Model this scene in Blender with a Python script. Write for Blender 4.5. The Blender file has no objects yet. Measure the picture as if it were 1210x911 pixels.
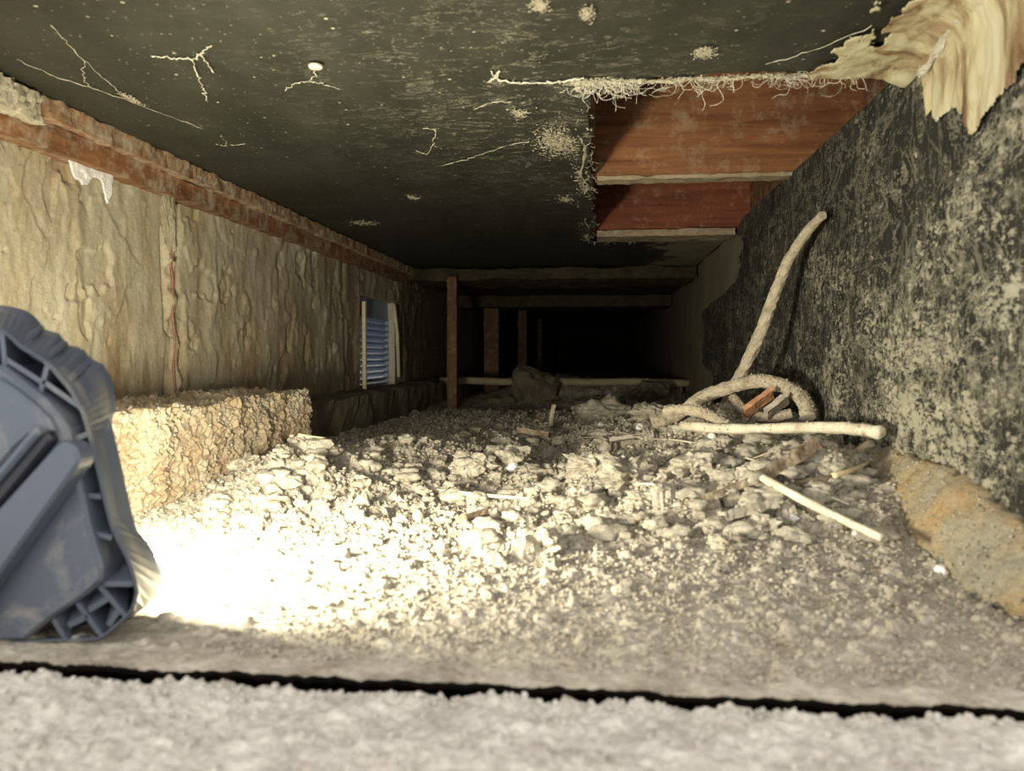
import bpy, bmesh, math, random
import numpy as np
from mathutils import Vector, Matrix, noise as mnoise

random.seed(7); RNG = np.random.RandomState(11)
SC = bpy.context.scene
COL = SC.collection

# ------------------------------------------------------------------ camera
F_PX, CX, CY = 910.0, 605.0, 455.5
CAM_Z = 0.18
YAW, PITCH = math.radians(6.27), math.radians(2.33)
cam_d = bpy.data.cameras.new('camera'); cam = bpy.data.objects.new('camera', cam_d); COL.objects.link(cam)
cam.location = (0, 0, CAM_Z)
cam.rotation_euler = (math.radians(90) - PITCH, 0, YAW)
cam_d.sensor_fit = 'HORIZONTAL'; cam_d.sensor_width = 36.0
cam_d.lens = F_PX / 1210.0 * 36.0
cam_d.clip_start = 0.01
cam_d.dof.use_dof = True; cam_d.dof.focus_distance = 1.35; cam_d.dof.aperture_fstop = 8.0
SC.camera = cam

# ------------------------------------------------------------------ world (overcast daylight from the access opening) and exposure
W = bpy.data.worlds.new('world'); SC.world = W; W.use_nodes = True
bgn = W.node_tree.nodes['Background']
bgn.inputs[0].default_value = (1.0, 0.97, 0.93, 1); bgn.inputs[1].default_value = 1.8
vs = SC.view_settings
vs.view_transform = 'Standard'; vs.look = 'None'; vs.gamma = 1.0; vs.exposure = 0.0
vs.use_curve_mapping = False
LAMP_POWER = 7.3
LAMP_COLOR = (1.0, 0.93, 0.73)

# ------------------------------------------------------------------ pixel rays (construction aid: 1210 x 911)
CF = Vector((-math.sin(YAW)*math.cos(PITCH), math.cos(YAW)*math.cos(PITCH), -math.sin(PITCH)))
CR = Vector((math.cos(YAW), math.sin(YAW), 0)); CU = CR.cross(CF)
C0 = Vector((0, 0, CAM_Z))
def ray(px, py): return CF*F_PX + CR*(px-CX) + CU*(CY-py)
def PY(px, py, y): d = ray(px, py); return C0 + d*(y/d.y)
def PX(px, py, x): d = ray(px, py); return C0 + d*(x/d.x)
def PZ(px, py, z): d = ray(px, py); return C0 + d*((z-CAM_Z)/d.z)

XL, XR, ZC = -0.67, 0.324, 0.48      # left wall face, right membrane face, ceiling height

# ------------------------------------------------------------------ noise
LAT = RNG.rand(64, 256, 256).astype(np.float32)
def vn(x, y, s=0):
    L = LAT[s % 64]
    xi = np.floor(x).astype(np.int64); yi = np.floor(y).astype(np.int64)
    fx = (x-xi); fy = (y-yi); fx = fx*fx*(3-2*fx); fy = fy*fy*(3-2*fy)
    a = L[xi & 255, yi & 255]; b = L[(xi+1) & 255, yi & 255]
    c = L[xi & 255, (yi+1) & 255]; d = L[(xi+1) & 255, (yi+1) & 255]
    return (a*(1-fx)+b*fx)*(1-fy) + (c*(1-fx)+d*fx)*fy - 0.5
def fbm(x, y, f, o=4, s=0, g=0.5):
    r = 0; a = 1.0
    for k in range(o):
        r = r + a*vn(x*f+17.3*k, y*f-9.1*k, s+k); f *= 2.03; a *= g
    return r
def S(v, a, b):
    t = np.clip((v-a)/(b-a), 0, 1); return t*t*(3-2*t)

# ------------------------------------------------------------------ material helpers
def hexless(c): return (c[0], c[1], c[2], 1)
class NT:
    def __init__(s, name):
        s.m = bpy.data.materials.new(name); s.m.use_nodes = True
        s.t = s.m.node_tree; s.n = s.t.nodes; s.bs = s.n['Principled BSDF']
        s.tc = s.n.new('ShaderNodeTexCoord')
    def new(s, ty, **kw):
        n = s.n.new(ty)
        for k, v in kw.items(): setattr(n, k, v)
        return n
    def link(s, a, b): s.t.links.new(a, b)
    def coord(s, scale=(1, 1, 1)):
        mp = s.new('ShaderNodeMapping'); mp.inputs['Scale'].default_value = scale
        g = s.new('ShaderNodeNewGeometry'); s.link(g.outputs['Position'], mp.inputs[0])
        return mp.outputs[0]
    def ocoord(s, scale=(1, 1, 1)):
        mp = s.new('ShaderNodeMapping'); mp.inputs['Scale'].default_value = scale
        s.link(s.tc.outputs['Object'], mp.inputs[0]); return mp.outputs[0]
    def noise(s, v, scale, detail=5, rough=0.6, dist=0.0):
        n = s.new('ShaderNodeTexNoise'); s.link(v, n.inputs['Vector'])
        n.inputs['Scale'].default_value = scale; n.inputs['Detail'].default_value = detail
        n.inputs['Roughness'].default_value = rough; n.inputs['Distortion'].default_value = dist
        return n.outputs[0]
    def ramp(s, v, stops, const=False):
        r = s.new('ShaderNodeValToRGB'); s.link(v, r.inputs[0]); e = r.color_ramp.elements
        while len(e) < len(stops): e.new(0.5)
        for k, (p, c) in enumerate(stops):
            e[k].position = p
            e[k].color = (c, c, c, 1) if not isinstance(c, tuple) else hexless(c)
        if const: r.color_ramp.interpolation = 'CONSTANT'
        return r.outputs[0]
    def mix(s, f, a, b, mode='MIX'):
        n = s.new('ShaderNodeMix', data_type='RGBA', blend_type=mode)
        for i, v in ((0, f), (6, a), (7, b)):
            if hasattr(v, 'is_linked'): s.link(v, n.inputs[i])
            elif isinstance(v, tuple): n.inputs[i].default_value = hexless(v)
            else: n.inputs[i].default_value = v
        return n.outputs[2]
    def math(s, op, a, b=0.0, c=None, clamp=False):
        n = s.new('ShaderNodeMath', operation=op); n.use_clamp = clamp
        for i, v in enumerate((a, b) if c is None else (a, b, c)):
            if hasattr(v, 'is_linked'): s.link(v, n.inputs[i])
            else: n.inputs[i].default_value = v
        return n.outputs[0]
    def sep(s, v):
        n = s.new('ShaderNodeSeparateXYZ'); s.link(v, n.inputs[0]); return n.outputs
    def bump(s, h, st, d=0.01):
        b = s.new('ShaderNodeBump'); b.inputs['Strength'].default_value = st; b.inputs['Distance'].default_value = d
        s.link(h, b.inputs['Height']); s.link(b.outputs[0], s.bs.inputs['Normal'])
    def out(s, col, rough=0.9, spec=0.2, metal=0.0):
        if hasattr(col, 'is_linked'): s.link(col, s.bs.inputs['Base Color'])
        else: s.bs.inputs['Base Color'].default_value = hexless(col)
        if hasattr(rough, 'is_linked'): s.link(rough, s.bs.inputs['Roughness'])
        else: s.bs.inputs['Roughness'].default_value = rough
        s.bs.inputs['Specular IOR Level'].default_value = spec; s.bs.inputs['Metallic'].default_value = metal
        return s.m

def speckle(name, cols, scale, bump=0.4, dist=0.004, rough=0.95, fine=220.0):
    n = NT(name); p = n.coord()
    a = n.noise(p, scale, 8, 0.65)
    c = n.ramp(a, [(0.28 + 0.44*k/(len(cols)-1), cc) for k, cc in enumerate(cols)])
    b = n.noise(p, fine, 4, 0.7)
    c = n.mix(0.55, c, n.ramp(b, [(0.25, 0.45), (0.7, 1.25)]), 'MULTIPLY')
    n.bump(n.noise(p, fine*0.7, 6, 0.75), bump, dist)
    return n.out(c, rough, 0.15)

M = {}
M['dirt'] = speckle('dusty_soil', [(0.21, 0.17, 0.125), (0.42, 0.37, 0.29), (0.54, 0.495, 0.395), (0.63, 0.59, 0.48)], 30, 0.7, 0.003)
M['clod'] = speckle('dusty_clod', [(0.30, 0.255, 0.19), (0.52, 0.475, 0.37), (0.66, 0.615, 0.495)], 40, 0.9, 0.004)
M['sill'] = speckle('gritty_concrete', [(0.42, 0.38, 0.33), (0.60, 0.56, 0.50), (0.72, 0.69, 0.62)], 34, 0.5, 0.002)
M['pit'] = speckle('shade_dark_earth', [(0.03, 0.025, 0.018), (0.06, 0.05, 0.035)], 40, 0.3)  # near-black: shade of the gap and the far end put into the colour
M['block'] = speckle('dusty_block', [(0.34, 0.22, 0.12), (0.50, 0.40, 0.26), (0.58, 0.52, 0.38)], 16, 1.0, 0.004)
M['footing'] = speckle('dusty_footing', [(0.15, 0.125, 0.085), (0.24, 0.205, 0.14)], 18, 0.8, 0.004)
M['footing_pale'] = speckle('grey_mortar', [(0.30, 0.25, 0.16), (0.44, 0.39, 0.27)], 30, 0.8, 0.004)
M['clay'] = speckle('orange_clay', [(0.38, 0.345, 0.26), (0.45, 0.41, 0.31), (0.50, 0.39, 0.23), (0.56, 0.35, 0.15)], 14, 1.0, 0.004)
M['plasterwall'] = speckle('dusty_render', [(0.20, 0.175, 0.12), (0.32, 0.29, 0.20)], 7, 0.4, 0.003)
M['bearer'] = speckle('dusty_bearer', [(0.035, 0.028, 0.018), (0.11, 0.088, 0.054)], 22, 0.9, 0.006)  # extra dark, so the far end's dimness sits in the colour
M['rock'] = speckle('dusty_rock', [(0.12, 0.10, 0.07), (0.20, 0.17, 0.12)], 20, 0.6)
M['pebble'] = speckle('white_pebble', [(0.80, 0.78, 0.75), (0.93, 0.92, 0.90)], 40, 0.1)
M['pebble_yellow'] = speckle('cream_pebble', [(0.80, 0.66, 0.38), (0.90, 0.77, 0.50)], 40, 0.1)
M['web'] = speckle('cobweb', [(0.62, 0.58, 0.44), (0.78, 0.74, 0.58)], 60, 0.1)
M['dust'] = speckle('dust_felt', [(0.42, 0.37, 0.25), (0.64, 0.58, 0.42)], 60, 0.8)
M['bark'] = speckle('dusty_bark', [(0.34, 0.28, 0.19), (0.58, 0.50, 0.36), (0.68, 0.61, 0.46)], 60, 0.8, 0.003)
M['palestick'] = speckle('pale_stick', [(0.55, 0.47, 0.32), (0.78, 0.72, 0.55), (0.86, 0.81, 0.66)], 30, 0.4, 0.002)
M['pipe'] = speckle('dusty_pipe', [(0.30, 0.25, 0.16), (0.46, 0.40, 0.27)], 26, 0.4, 0.002)
M['rust'] = speckle('rust_strip', [(0.24, 0.11, 0.07), (0.40, 0.21, 0.14)], 60, 0.3)
M['mortar'] = speckle('pale_mortar', [(0.58, 0.54, 0.42), (0.74, 0.71, 0.58)], 40, 0.9, 0.004)
M['straw'] = speckle('straw_strip', [(0.74, 0.60, 0.34), (0.86, 0.75, 0.48)], 50, 0.2)

def wood(name, dark, light, axis=0, scale=1.0, dust=0.0):
    n = NT(name)
    sc = [30*scale]*3; sc[axis] = 2.2*scale
    p = n.coord(tuple(sc)); q = n.coord()
    w = n.noise(p, 1.6, 6, 0.62, 1.2)
    c = n.ramp(w, [(0.30, dark), (0.5, tuple((a+b)/2 for a, b in zip(dark, light))), (0.72, light)])
    c = n.mix(0.5, c, n.ramp(n.noise(q, 6, 4, 0.6), [(0.3, 0.55), (0.7, 1.2)]), 'MULTIPLY')
    if dust:
        f = n.ramp(n.noise(q, 38, 8, 0.7), [(0.55-0.12*dust, 0.0), (0.68, dust)])
        c = n.mix(f, c, (0.50, 0.44, 0.31))
    n.bump(n.math('ADD', w, n.noise(q, 160, 5, 0.7)), 0.35, 0.003)
    return n.out(c, 0.75, 0.3)
M['joist'] = wood('red_joist_timber', (0.15, 0.056, 0.021), (0.37, 0.165, 0.068), 0, 1.0, 0.35)
M['joist2'] = wood('deep_red_timber', (0.17, 0.050, 0.024), (0.33, 0.105, 0.050), 0, 1.0, 0.25)
M['joistdark'] = wood('brown_timber', (0.13, 0.06, 0.03), (0.26, 0.13, 0.06), 2, 1.0, 0.5)
M['batten'] = wood('pale_batten', (0.26, 0.19, 0.11), (0.48, 0.39, 0.25), 0, 1.0, 0.7)
M['sillplate'] = wood('sill_plate_timber', (0.20, 0.10, 0.045), (0.38, 0.22, 0.11), 1, 0.8, 0.95)
M['ledger'] = wood('ledger_timber', (0.13, 0.055, 0.022), (0.36, 0.165, 0.065), 1, 0.8, 0.75)
M['scrap'] = wood('dark_scrap_timber', (0.10, 0.065, 0.04), (0.24, 0.18, 0.125), 0, 2.0, 0.8)
M['scrapgrey'] = wood('grey_scrap_timber', (0.30, 0.26, 0.20), (0.56, 0.51, 0.42), 0, 2.0, 0.7)
M['scraporange'] = wood('orange_scrap_timber', (0.36, 0.18, 0.09), (0.66, 0.36, 0.20), 0, 2.0, 0.2)
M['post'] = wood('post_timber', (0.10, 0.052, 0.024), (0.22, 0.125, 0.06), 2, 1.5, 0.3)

# black membrane of the ceiling: fine specks, drifts of dust, pale stain beside the opening's far corner
def ceiling_mat():
    n = NT('black_membrane'); p = n.coord()
    st = n.coord((1.0, 0.35, 1.0)); sx = n.coord((0.35, 1.2, 1))
    X = n.sep(p)
    v = n.new('ShaderNodeTexVoronoi'); n.link(p, v.inputs['Vector']); v.inputs['Scale'].default_value = 62; 
    rad = n.ramp(n.sep(v.outputs['Color'])[0], [(0.45, 0.0), (1.0, 0.13)])
    speck = n.math('LESS_THAN', v.outputs['Distance'], rad)
    v2 = n.new('ShaderNodeTexVoronoi'); n.link(p, v2.inputs['Vector']); v2.inputs['Scale'].default_value = 170
    rad2 = n.ramp(n.sep(v2.outputs['Color'])[1], [(0.5, 0.0), (1.0, 0.22)])
    near = n.ramp(X[0], [(0.0, 0.35), (0.6, 1.0)])
    speck2 = n.math('LESS_THAN', v2.outputs['Distance'], rad2)
    # drifts concentrated round the opening's left edge (x about 0, y 0.8 to 1.6)
    dx = n.math('DIVIDE', n.math('ADD', X[0], 0.10), 0.20); dy = n.math('DIVIDE', n.math('SUBTRACT', X[1], 1.05), 0.42)
    r2 = n.math('ADD', n.math('MULTIPLY', dx, dx), n.math('MULTIPLY', dy, dy))
    zone = n.math('POWER', 2.718, n.math('MULTIPLY', r2, -1.0))
    nz = n.noise(sx, 34, 9, 0.72, 0.6)
    line = n.math('LESS_THAN', n.math('ABSOLUTE', n.math('SUBTRACT', n.noise(sx, 30, 6, 0.7, 2.2), 0.5)), 0.012)
    drift = n.math('MULTIPLY', n.ramp(n.noise(n.coord((0.7, 1, 1)), 95, 9, 0.8, 0.3), [(0.575, 0.0), (0.62, 0.85)]), n.math('MULTIPLY', zone, n.ramp(n.noise(p, 18, 4), [(0.42, 0.0), (0.6, 1.0)])))
    line = n.math('LESS_THAN', n.math('ABSOLUTE', n.math('SUBTRACT', n.noise(sx, 16, 7, 0.75, 1.0), 0.5)), 0.0045)
    line = n.math('MULTIPLY', line, n.math('MULTIPLY', n.math('GREATER_THAN', n.noise(p, 24, 4), 0.50), n.math('MULTIPLY', zone, 0.8)))
    f = n.math('MAXIMUM', n.math('MULTIPLY', speck, 0.8), n.math('MULTIPLY', n.math('MULTIPLY', speck2, n.math('MAXIMUM', zone, 0.45)), 0.8))
    f = n.math('MAXIMUM', f, n.math('MAXIMUM', drift, line))
    # pale stain by the right wall, from beyond the opening on
    sn = n.noise(p, 9, 6, 0.65)
    stv = n.math('ADD', n.math('MULTIPLY', n.math('SUBTRACT', X[0], 0.20), 5.0), n.math('MULTIPLY', n.math('SUBTRACT', sn, 0.5), 2.2))
    far = n.ramp(n.math('SUBTRACT', X[1], 1.9), [(0.0, 0.0), (0.12, 1.0)])
    stain = n.math('MULTIPLY', n.math('MULTIPLY', n.math('GREATER_THAN', stv, 0.0), far), 0.8)
    base = n.ramp(n.noise(st, 15, 6, 0.6), [(0.3, (0.026, 0.027, 0.018)), (0.7, (0.050, 0.050, 0.034))])
    c = n.mix(f, base, (0.55, 0.52, 0.38))
    c = n.mix(stain, c, (0.34, 0.31, 0.21))
    n.bump(n.noise(p, 300, 4, 0.7), 0.25, 0.001)
    return n.out(c, 0.62, 0.35)
M['ceiling'] = ceiling_mat()

def membrane_mat():
    n = NT('dusty_black_membrane'); p = n.coord()
    st = n.coord((1, 1, 0.45)); X = n.sep(p)
    st2 = n.coord((1, 0.48, 0.9))
    d = n.math('ADD', n.math('MULTIPLY', n.math("SUBTRACT", 1.06, X[1]), 0.06), n.math('MULTIPLY', n.math('SUBTRACT', 0.30, X[2]), 0.16))
    lo = n.math('MULTIPLY', n.math('SUBTRACT', n.noise(st2, 9, 6, 0.7), 0.5), 0.55)
    k = n.math('ADD', d, lo)
    g = n.noise(st2, 165, 9, 0.80)                       # granular dust
    m2 = n.ramp(n.math('ADD', g, k), [(0.535, 0.0), (0.575, 0.85), (0.75, 1.0)])
    a = n.noise(n.coord((1, 0.55, 0.36)), 66, 9, 0.74, 0.3)      # downward streaks
    m1 = n.math('MULTIPLY', n.ramp(n.math('ADD', a, k), [(0.55, 0.0), (0.60, 0.75)]), n.ramp(g, [(0.40, 0.15), (0.52, 1.0)]))
    w1 = n.math('ABSOLUTE', n.math('SUBTRACT', n.noise(st2, 13, 8, 0.7, 1.3), 0.5))
    w2 = n.math('ABSOLUTE', n.math('SUBTRACT', n.noise(st, 30, 7, 0.7, 0.8), 0.48))
    worm = n.math('MAXIMUM', n.math('LESS_THAN', w1, 0.012), n.math('LESS_THAN', w2, 0.012))
    f = n.math('MAXIMUM', n.math('MULTIPLY', m1, 0.85), n.math('MULTIPLY', m2, 0.95))
    f = n.math('MAXIMUM', f, n.math('MULTIPLY', worm, n.ramp(k, [(0.0, 0.3), (0.10, 0.8)])))
    base = n.ramp(n.noise(st, 20, 5), [(0.3, (0.014, 0.015, 0.012)), (0.7, (0.034, 0.035, 0.027))])
    c = n.mix(f, base, n.ramp(n.noise(p, 30, 5), [(0.3, (0.38, 0.355, 0.26)), (0.7, (0.56, 0.53, 0.40))]))
    n.bump(f, 0.8, 0.002)
    return n.out(c, 0.8, 0.3)
M['membrane'] = membrane_mat()

def leftwall_mat():
    n = NT('stained_concrete'); p = n.coord(); st = n.coord((1, 1, 0.16)); X = n.sep(p)
    a = n.noise(p, 5, 8, 0.62); s = n.noise(st, 22, 6, 0.6, 0.4)
    c = n.ramp(a, [(0.28, (0.30, 0.225, 0.128)), (0.48, (0.43, 0.36, 0.225)), (0.70, (0.50, 0.45, 0.31))])
    c = n.mix(n.ramp(s, [(0.42, 0.0), (0.62, 0.75)]), c, (0.54, 0.49, 0.36))
    s2 = n.noise(n.coord((1, 1, 0.22)), 13, 6, 0.66)
    c = n.mix(n.ramp(s2, [(0.53, 0.0), (0.64, 0.65)]), c, (0.27, 0.175, 0.085))
    # reddish damp band round the vent
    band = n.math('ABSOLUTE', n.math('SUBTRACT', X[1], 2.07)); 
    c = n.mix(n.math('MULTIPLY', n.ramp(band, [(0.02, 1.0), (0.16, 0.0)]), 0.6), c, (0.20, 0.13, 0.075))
    # dimness of the far end painted in: darker beyond the vent
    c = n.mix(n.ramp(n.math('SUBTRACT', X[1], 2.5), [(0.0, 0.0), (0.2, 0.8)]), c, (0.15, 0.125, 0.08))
    c = n.mix(0.4, c, n.ramp(n.noise(p, 150, 5, 0.7), [(0.3, 0.55), (0.7, 1.2)]), 'MULTIPLY')
    n.bump(n.noise(p, 120, 7, 0.72), 0.5, 0.004)
    return n.out(c, 0.92, 0.15)
M['leftwall'] = leftwall_mat()

def plaster_mat():
    n = NT('yellowed_plaster'); p = n.coord()
    a = n.noise(n.coord((1, 1, 0.32)), 24, 8, 0.66, 0.8)
    c = n.ramp(a, [(0.33, (0.16, 0.095, 0.05)), (0.42, (0.34, 0.255, 0.145)), (0.51, (0.52, 0.47, 0.29)), (0.68, (0.64, 0.60, 0.43))])
    n.bump(n.noise(p, 70, 6, 0.65), 0.4, 0.003)
    return n.out(c, 0.8, 0.25)
M['plaster'] = plaster_mat()
M['whitepaint'] = speckle('white_residue', [(0.76, 0.75, 0.68), (0.92, 0.92, 0.88)], 40, 0.3)

def plastic(name, base, dust=0.35):
    n = NT(name); p = n.coord()
    f = n.ramp(n.noise(p, 17, 6, 0.62, 0.8), [(0.54, 0.0), (0.70, dust)])
    f2 = n.ramp(n.noise(p, 190, 4, 0.7), [(0.62, 0.0), (0.78, dust*0.6)])
    c = n.mix(n.math('MAXIMUM', f, f2), base, (0.36, 0.33, 0.27))
    n.bump(n.noise(p, 500, 3), 0.06, 0.001)
    return n.out(c, 0.42, 0.45)
M['lamp'] = plastic('blue_grey_plastic', (0.088, 0.106, 0.136), 0.5)
M['lamp2'] = plastic('dark_blue_grey_plastic', (0.105, 0.125, 0.165), 0.35)
M['lamp_dark'] = plastic('shade_dark_plastic', (0.016, 0.016, 0.024), 0.12)  # near-black: the recess's shade is painted into the plastic; also colours the mullion
M['vent'] = plastic('sky_tinted_blue_grey', (0.33, 0.42, 0.55), 0.15)  # blue of the sky light put into the base colour
def emitm(name, col, st):
    n = NT(name); n.bs.inputs['Emission Color'].default_value = hexless(col); n.bs.inputs['Emission Strength'].default_value = st
    return n.out((0.9, 0.9, 0.85), 0.4, 0.3)
M['led'] = emitm('led_diffuser', LAMP_COLOR, 6.0)

# ------------------------------------------------------------------ object helpers
def mesh_np(name, V, Fq):
    me = bpy.data.meshes.new(name); V = np.asarray(V, np.float32); Fq = np.asarray(Fq, np.int32)
    me.vertices.add(len(V)); me.vertices.foreach_set('co', V.ravel())
    k = Fq.shape[1]
    me.loops.add(Fq.size); me.loops.foreach_set('vertex_index', Fq.ravel())
    me.polygons.add(len(Fq)); me.polygons.foreach_set('loop_start', np.arange(0, Fq.size, k, dtype=np.int32))
    me.polygons.foreach_set('loop_total', np.full(len(Fq), k, np.int32))
    me.update(calc_edges=True); me.validate()
    return me
def smooth(me, on=True):
    me.polygons.foreach_set('use_smooth', np.full(len(me.polygons), on)); me.update()
def grid_faces(nr, nc, mask=None, flip=False):
    i = np.arange(nr*nc).reshape(nr, nc)
    q = np.stack([i[:-1, :-1], i[:-1, 1:], i[1:, 1:], i[1:, :-1]], -1).reshape(-1, 4)
    if flip: q = q[:, ::-1]
    if mask is not None: q = q[mask.ravel()]
    return q
def drop_unused(V, Q):
    u, inv = np.unique(Q.ravel(), return_inverse=True)
    return V[u], inv.reshape(Q.shape)

def link(name, me, m, parent=None):
    o = bpy.data.objects.new(name, me); COL.objects.link(o)
    if m is not None:
        me.materials.clear(); me.materials.append(m)
    if parent is not None: o.parent = parent
    return o
def rebase(o):
    """put the origin of a top-level mesh at the middle of its base"""
    me = o.data; n = len(me.vertices); co = np.empty(n*3, np.float32); me.vertices.foreach_get('co', co); co = co.reshape(-1, 3)
    b = np.array([(co[:, 0].min()+co[:, 0].max())/2, (co[:, 1].min()+co[:, 1].max())/2, co[:, 2].min()])
    me.vertices.foreach_set('co', (co-b).astype(np.float32).ravel()); me.update(); o.location = b.tolist()
    return o
def tag(o, label, cat, group=None):
    o['label'] = label; o['category'] = cat
    if group: o['group'] = group
    return o
def thing(name, label, cat, loc, group=None):
    o = bpy.data.objects.new(name, None); COL.objects.link(o); o.location = loc; o.empty_display_size = 0.05
    return tag(o, label, cat, group)
def under(o, root):
    """parent o (built in world coordinates) to a root that only has a location"""
    o.parent = root; 
    o.matrix_parent_inverse = Matrix.Translation(-Vector(root.location)); return o
def struct(o): o['kind'] = 'structure'; return o

def bm_mesh(name, bm, sm=False):
    bmesh.ops.recalc_face_normals(bm, faces=bm.faces)
    me = bpy.data.meshes.new(name); bm.to_mesh(me); bm.free()
    if sm: smooth(me)
    return me
def box_bm(x0, x1, y0, y1, z0, z1, bevel=0.0, bm=None):
    b = bm or bmesh.new()
    vs_ = [b.verts.new((x, y, z)) for x in (x0, x1) for y in (y0, y1) for z in (z0, z1)]
    for f in ((0, 1, 3, 2), (4, 6, 7, 5), (0, 4, 5, 1), (2, 3, 7, 6), (0, 2, 6, 4), (1, 5, 7, 3)):
        b.faces.new([vs_[k] for k in f])
    if bevel: bmesh.ops.bevel(b, geom=list(b.edges), offset=bevel, segments=2, affect='EDGES', profile=0.6)
    return b
def rough_box(x0, x1, y0, y1, z0, z1, amp, step, freq, seed=0, fine=0.0):
    """a box with a subdivided, uneven surface"""
    b = bmesh.new()
    n = [max(1, int(round((c1-c0)/step))) for c0, c1 in ((x0, x1), (y0, y1), (z0, z1))]
    lo = (x0, y0, z0); hi = (x1, y1, z1); cache = {}
    def vert(i, j, k):
        key = (i, j, k)
        if key not in cache: cache[key] = b.verts.new([lo[a]+(hi[a]-lo[a])*key[a]/n[a] for a in range(3)])
        return cache[key]
    for a in range(3):
        u, w = [c for c in range(3) if c != a]
        for side in (0, n[a]):
            for i in range(n[u]):
                for j in range(n[w]):
                    q = []
                    for di, dj in ((0, 0), (1, 0), (1, 1), (0, 1)):
                        kk = [0, 0, 0]; kk[a] = side; kk[u] = i+di; kk[w] = j+dj; q.append(vert(*kk))
                    b.faces.new(q)
    bmesh.ops.recalc_face_normals(b, faces=b.faces); b.normal_update()
    off = Vector((seed*7.7, seed*3.1, 0))
    mv = [(v, v.normal.copy()) for v in b.verts]
    for v, nn in mv:
        p = v.co*freq + off
        h = mnoise.fractal(p, 0.8, 2.1, 5) + 0.45*mnoise.noise(p*5.3) + fine*mnoise.noise(p*13.0)
        v.co += nn*(amp*h)
    return b
def tube(pts, radii, sides=8, jitter=0.0, seed=0, closed_caps=True):
    """a tapered tube along points; returns verts, faces"""
    rnd = random.Random(seed); b = bmesh.new(); rings = []
    pts = [Vector(p) for p in pts]
    if not hasattr(radii, '__len__'): radii = [radii]*len(pts)
    ref = Vector((0.13, 0.31, 0.94))
    for i, p in enumerate(pts):
        t = (pts[min(i+1, len(pts)-1)] - pts[max(i-1, 0)]).normalized()
        a = t.cross(ref); a = a.normalized() if a.length > 1e-4 else t.orthogonal().normalized()
        c = t.cross(a)
        rings.append([b.verts.new(p + (a*math.cos(2*math.pi*k/sides) + c*math.sin(2*math.pi*k/sides))*radii[i]*(1+jitter*rnd.uniform(-1, 1))) for k in range(sides)])
    for r0, r1 in zip(rings, rings[1:]):
        for k in range(sides):
            b.faces.new((r0[k], r0[(k+1) % sides], r1[(k+1) % sides], r1[k]))
    b.faces.new(rings[0][::-1]); b.faces.new(rings[-1])
    return b
def catmull(pts, n=6):
    pts = [Vector(p) for p in pts]; P_ = [pts[0]*2-pts[1]] + pts + [pts[-1]*2-pts[-2]]; out = []
    for i in range(1, len(P_)-2):
        p0, p1, p2, p3 = P_[i-1:i+3]
        for k in range(n):
            t = k/n
            out.append(0.5*((2*p1) + (p2-p0)*t + (2*p0-5*p1+4*p2-p3)*t*t + (3*p1-p0-3*p2+p3)*t**3))
    out.append(pts[-1]); return out
def join_bm(dst, src):
    me = bpy.data.meshes.new('tmp'); src.to_mesh(me); src.free(); dst.from_mesh(me); bpy.data.meshes.remove(me)

def icolump(seed, sub, amp, freq, stretch=(1, 1, 1), oct_=4, spike=0.0):
    b = bmesh.new(); bmesh.ops.create_icosphere(b, subdivisions=sub, radius=1.0); o_ = Vector((seed*3.7, seed*1.9, seed*5.1))
    for vv in b.verts:
        n_ = vv.co.normalized(); h = mnoise.fractal(n_*freq+o_, 0.9, 2.1, oct_)*amp
        if spike: h += spike*max(0, mnoise.noise(n_*13+o_))**1.3*2.0 + spike*0.6*mnoise.noise(n_*24+o_)
        vv.co = n_*(1+h); vv.co = Vector((vv.co.x*stretch[0], vv.co.y*stretch[1], vv.co.z*stretch[2]))
    return b

# ================================================================== THE SETTING
# ------------------------------------------------------------------ floor: one height field, dense near the opening
rows = [0.4085]
while rows[-1] < 2.5: rows.append(rows[-1]*1.0026)
while rows[-1] < 9.0: rows.append(rows[-1]*1.012)
rows = np.array(rows); NC = 820
colsx = np.linspace(-0.72, 0.37, NC)
GX, GY = np.meshgrid(colsx, rows)
def base_h(x, y):
    pile = 0.062*S(x, -0.12, 0.27)*S(y, 0.60, 0.92)*(1-S(y, 1.55, 2.3))
    mid = 0.006*S(y, 0.75, 1.5)*(1-S(y, 1.95, 2.45))*S(x, -0.55, -0.2)
    left = 0.055*np.exp(-((x+0.40)/0.075)**2-((y-1.02)/0.13)**2) + 0.03*np.exp(-((x+0.33)/0.11)**2-((y-1.3)/0.16)**2)
    mk = 0.045*np.exp(-((x-0.02)/0.06)**2-((y-1.02)/0.07)**2)*0.55
    root = 0.030*np.exp(-((x-0.24)/0.10)**2-((y-1.28)/0.16)**2)
    far = 0.10*np.exp(-((x+0.18)/0.22)**2-((y-3.1)/0.25)**2) + 0.08*np.exp(-((x-0.2)/0.2)**2-((y-3.0)/0.3)**2)
    return pile + mid + left + mk + root + far
def floor_h(x, y):
    h = base_h(x, y)
    chunk = S(y, 0.66, 0.95)*(0.30+0.70*S(x, -0.30, 0.05))
    chunk = np.maximum(chunk, np.exp(-((x+0.38)/0.12)**2-((y-1.1)/0.25)**2))
    h = h + 0.016*fbm(x, y, 7, 3, 3)*chunk
    c1 = fbm(x, y, 19, 3, 9); h = h + 0.020*np.abs(c1)*chunk - 0.004*chunk
    h = h - 0.024*S(fbm(x, y, 17, 4, 53), 0.08, 0.24)*chunk
    h = h + 0.0075*fbm(x, y, 46, 3, 15)*(0.25+0.9*chunk)
    g = fbm(x, y, 100, 3, 21, 0.62); e = S(y, 0.5, 0.8)
    h = h + 0.0040*g*(0.35+0.65*e)
    h = h + 0.0022*np.maximum(vn(x*230, y*230, 31), 0)*(0.4+0.6*e)
    return h
H = floor_h(GX, GY)
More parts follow.
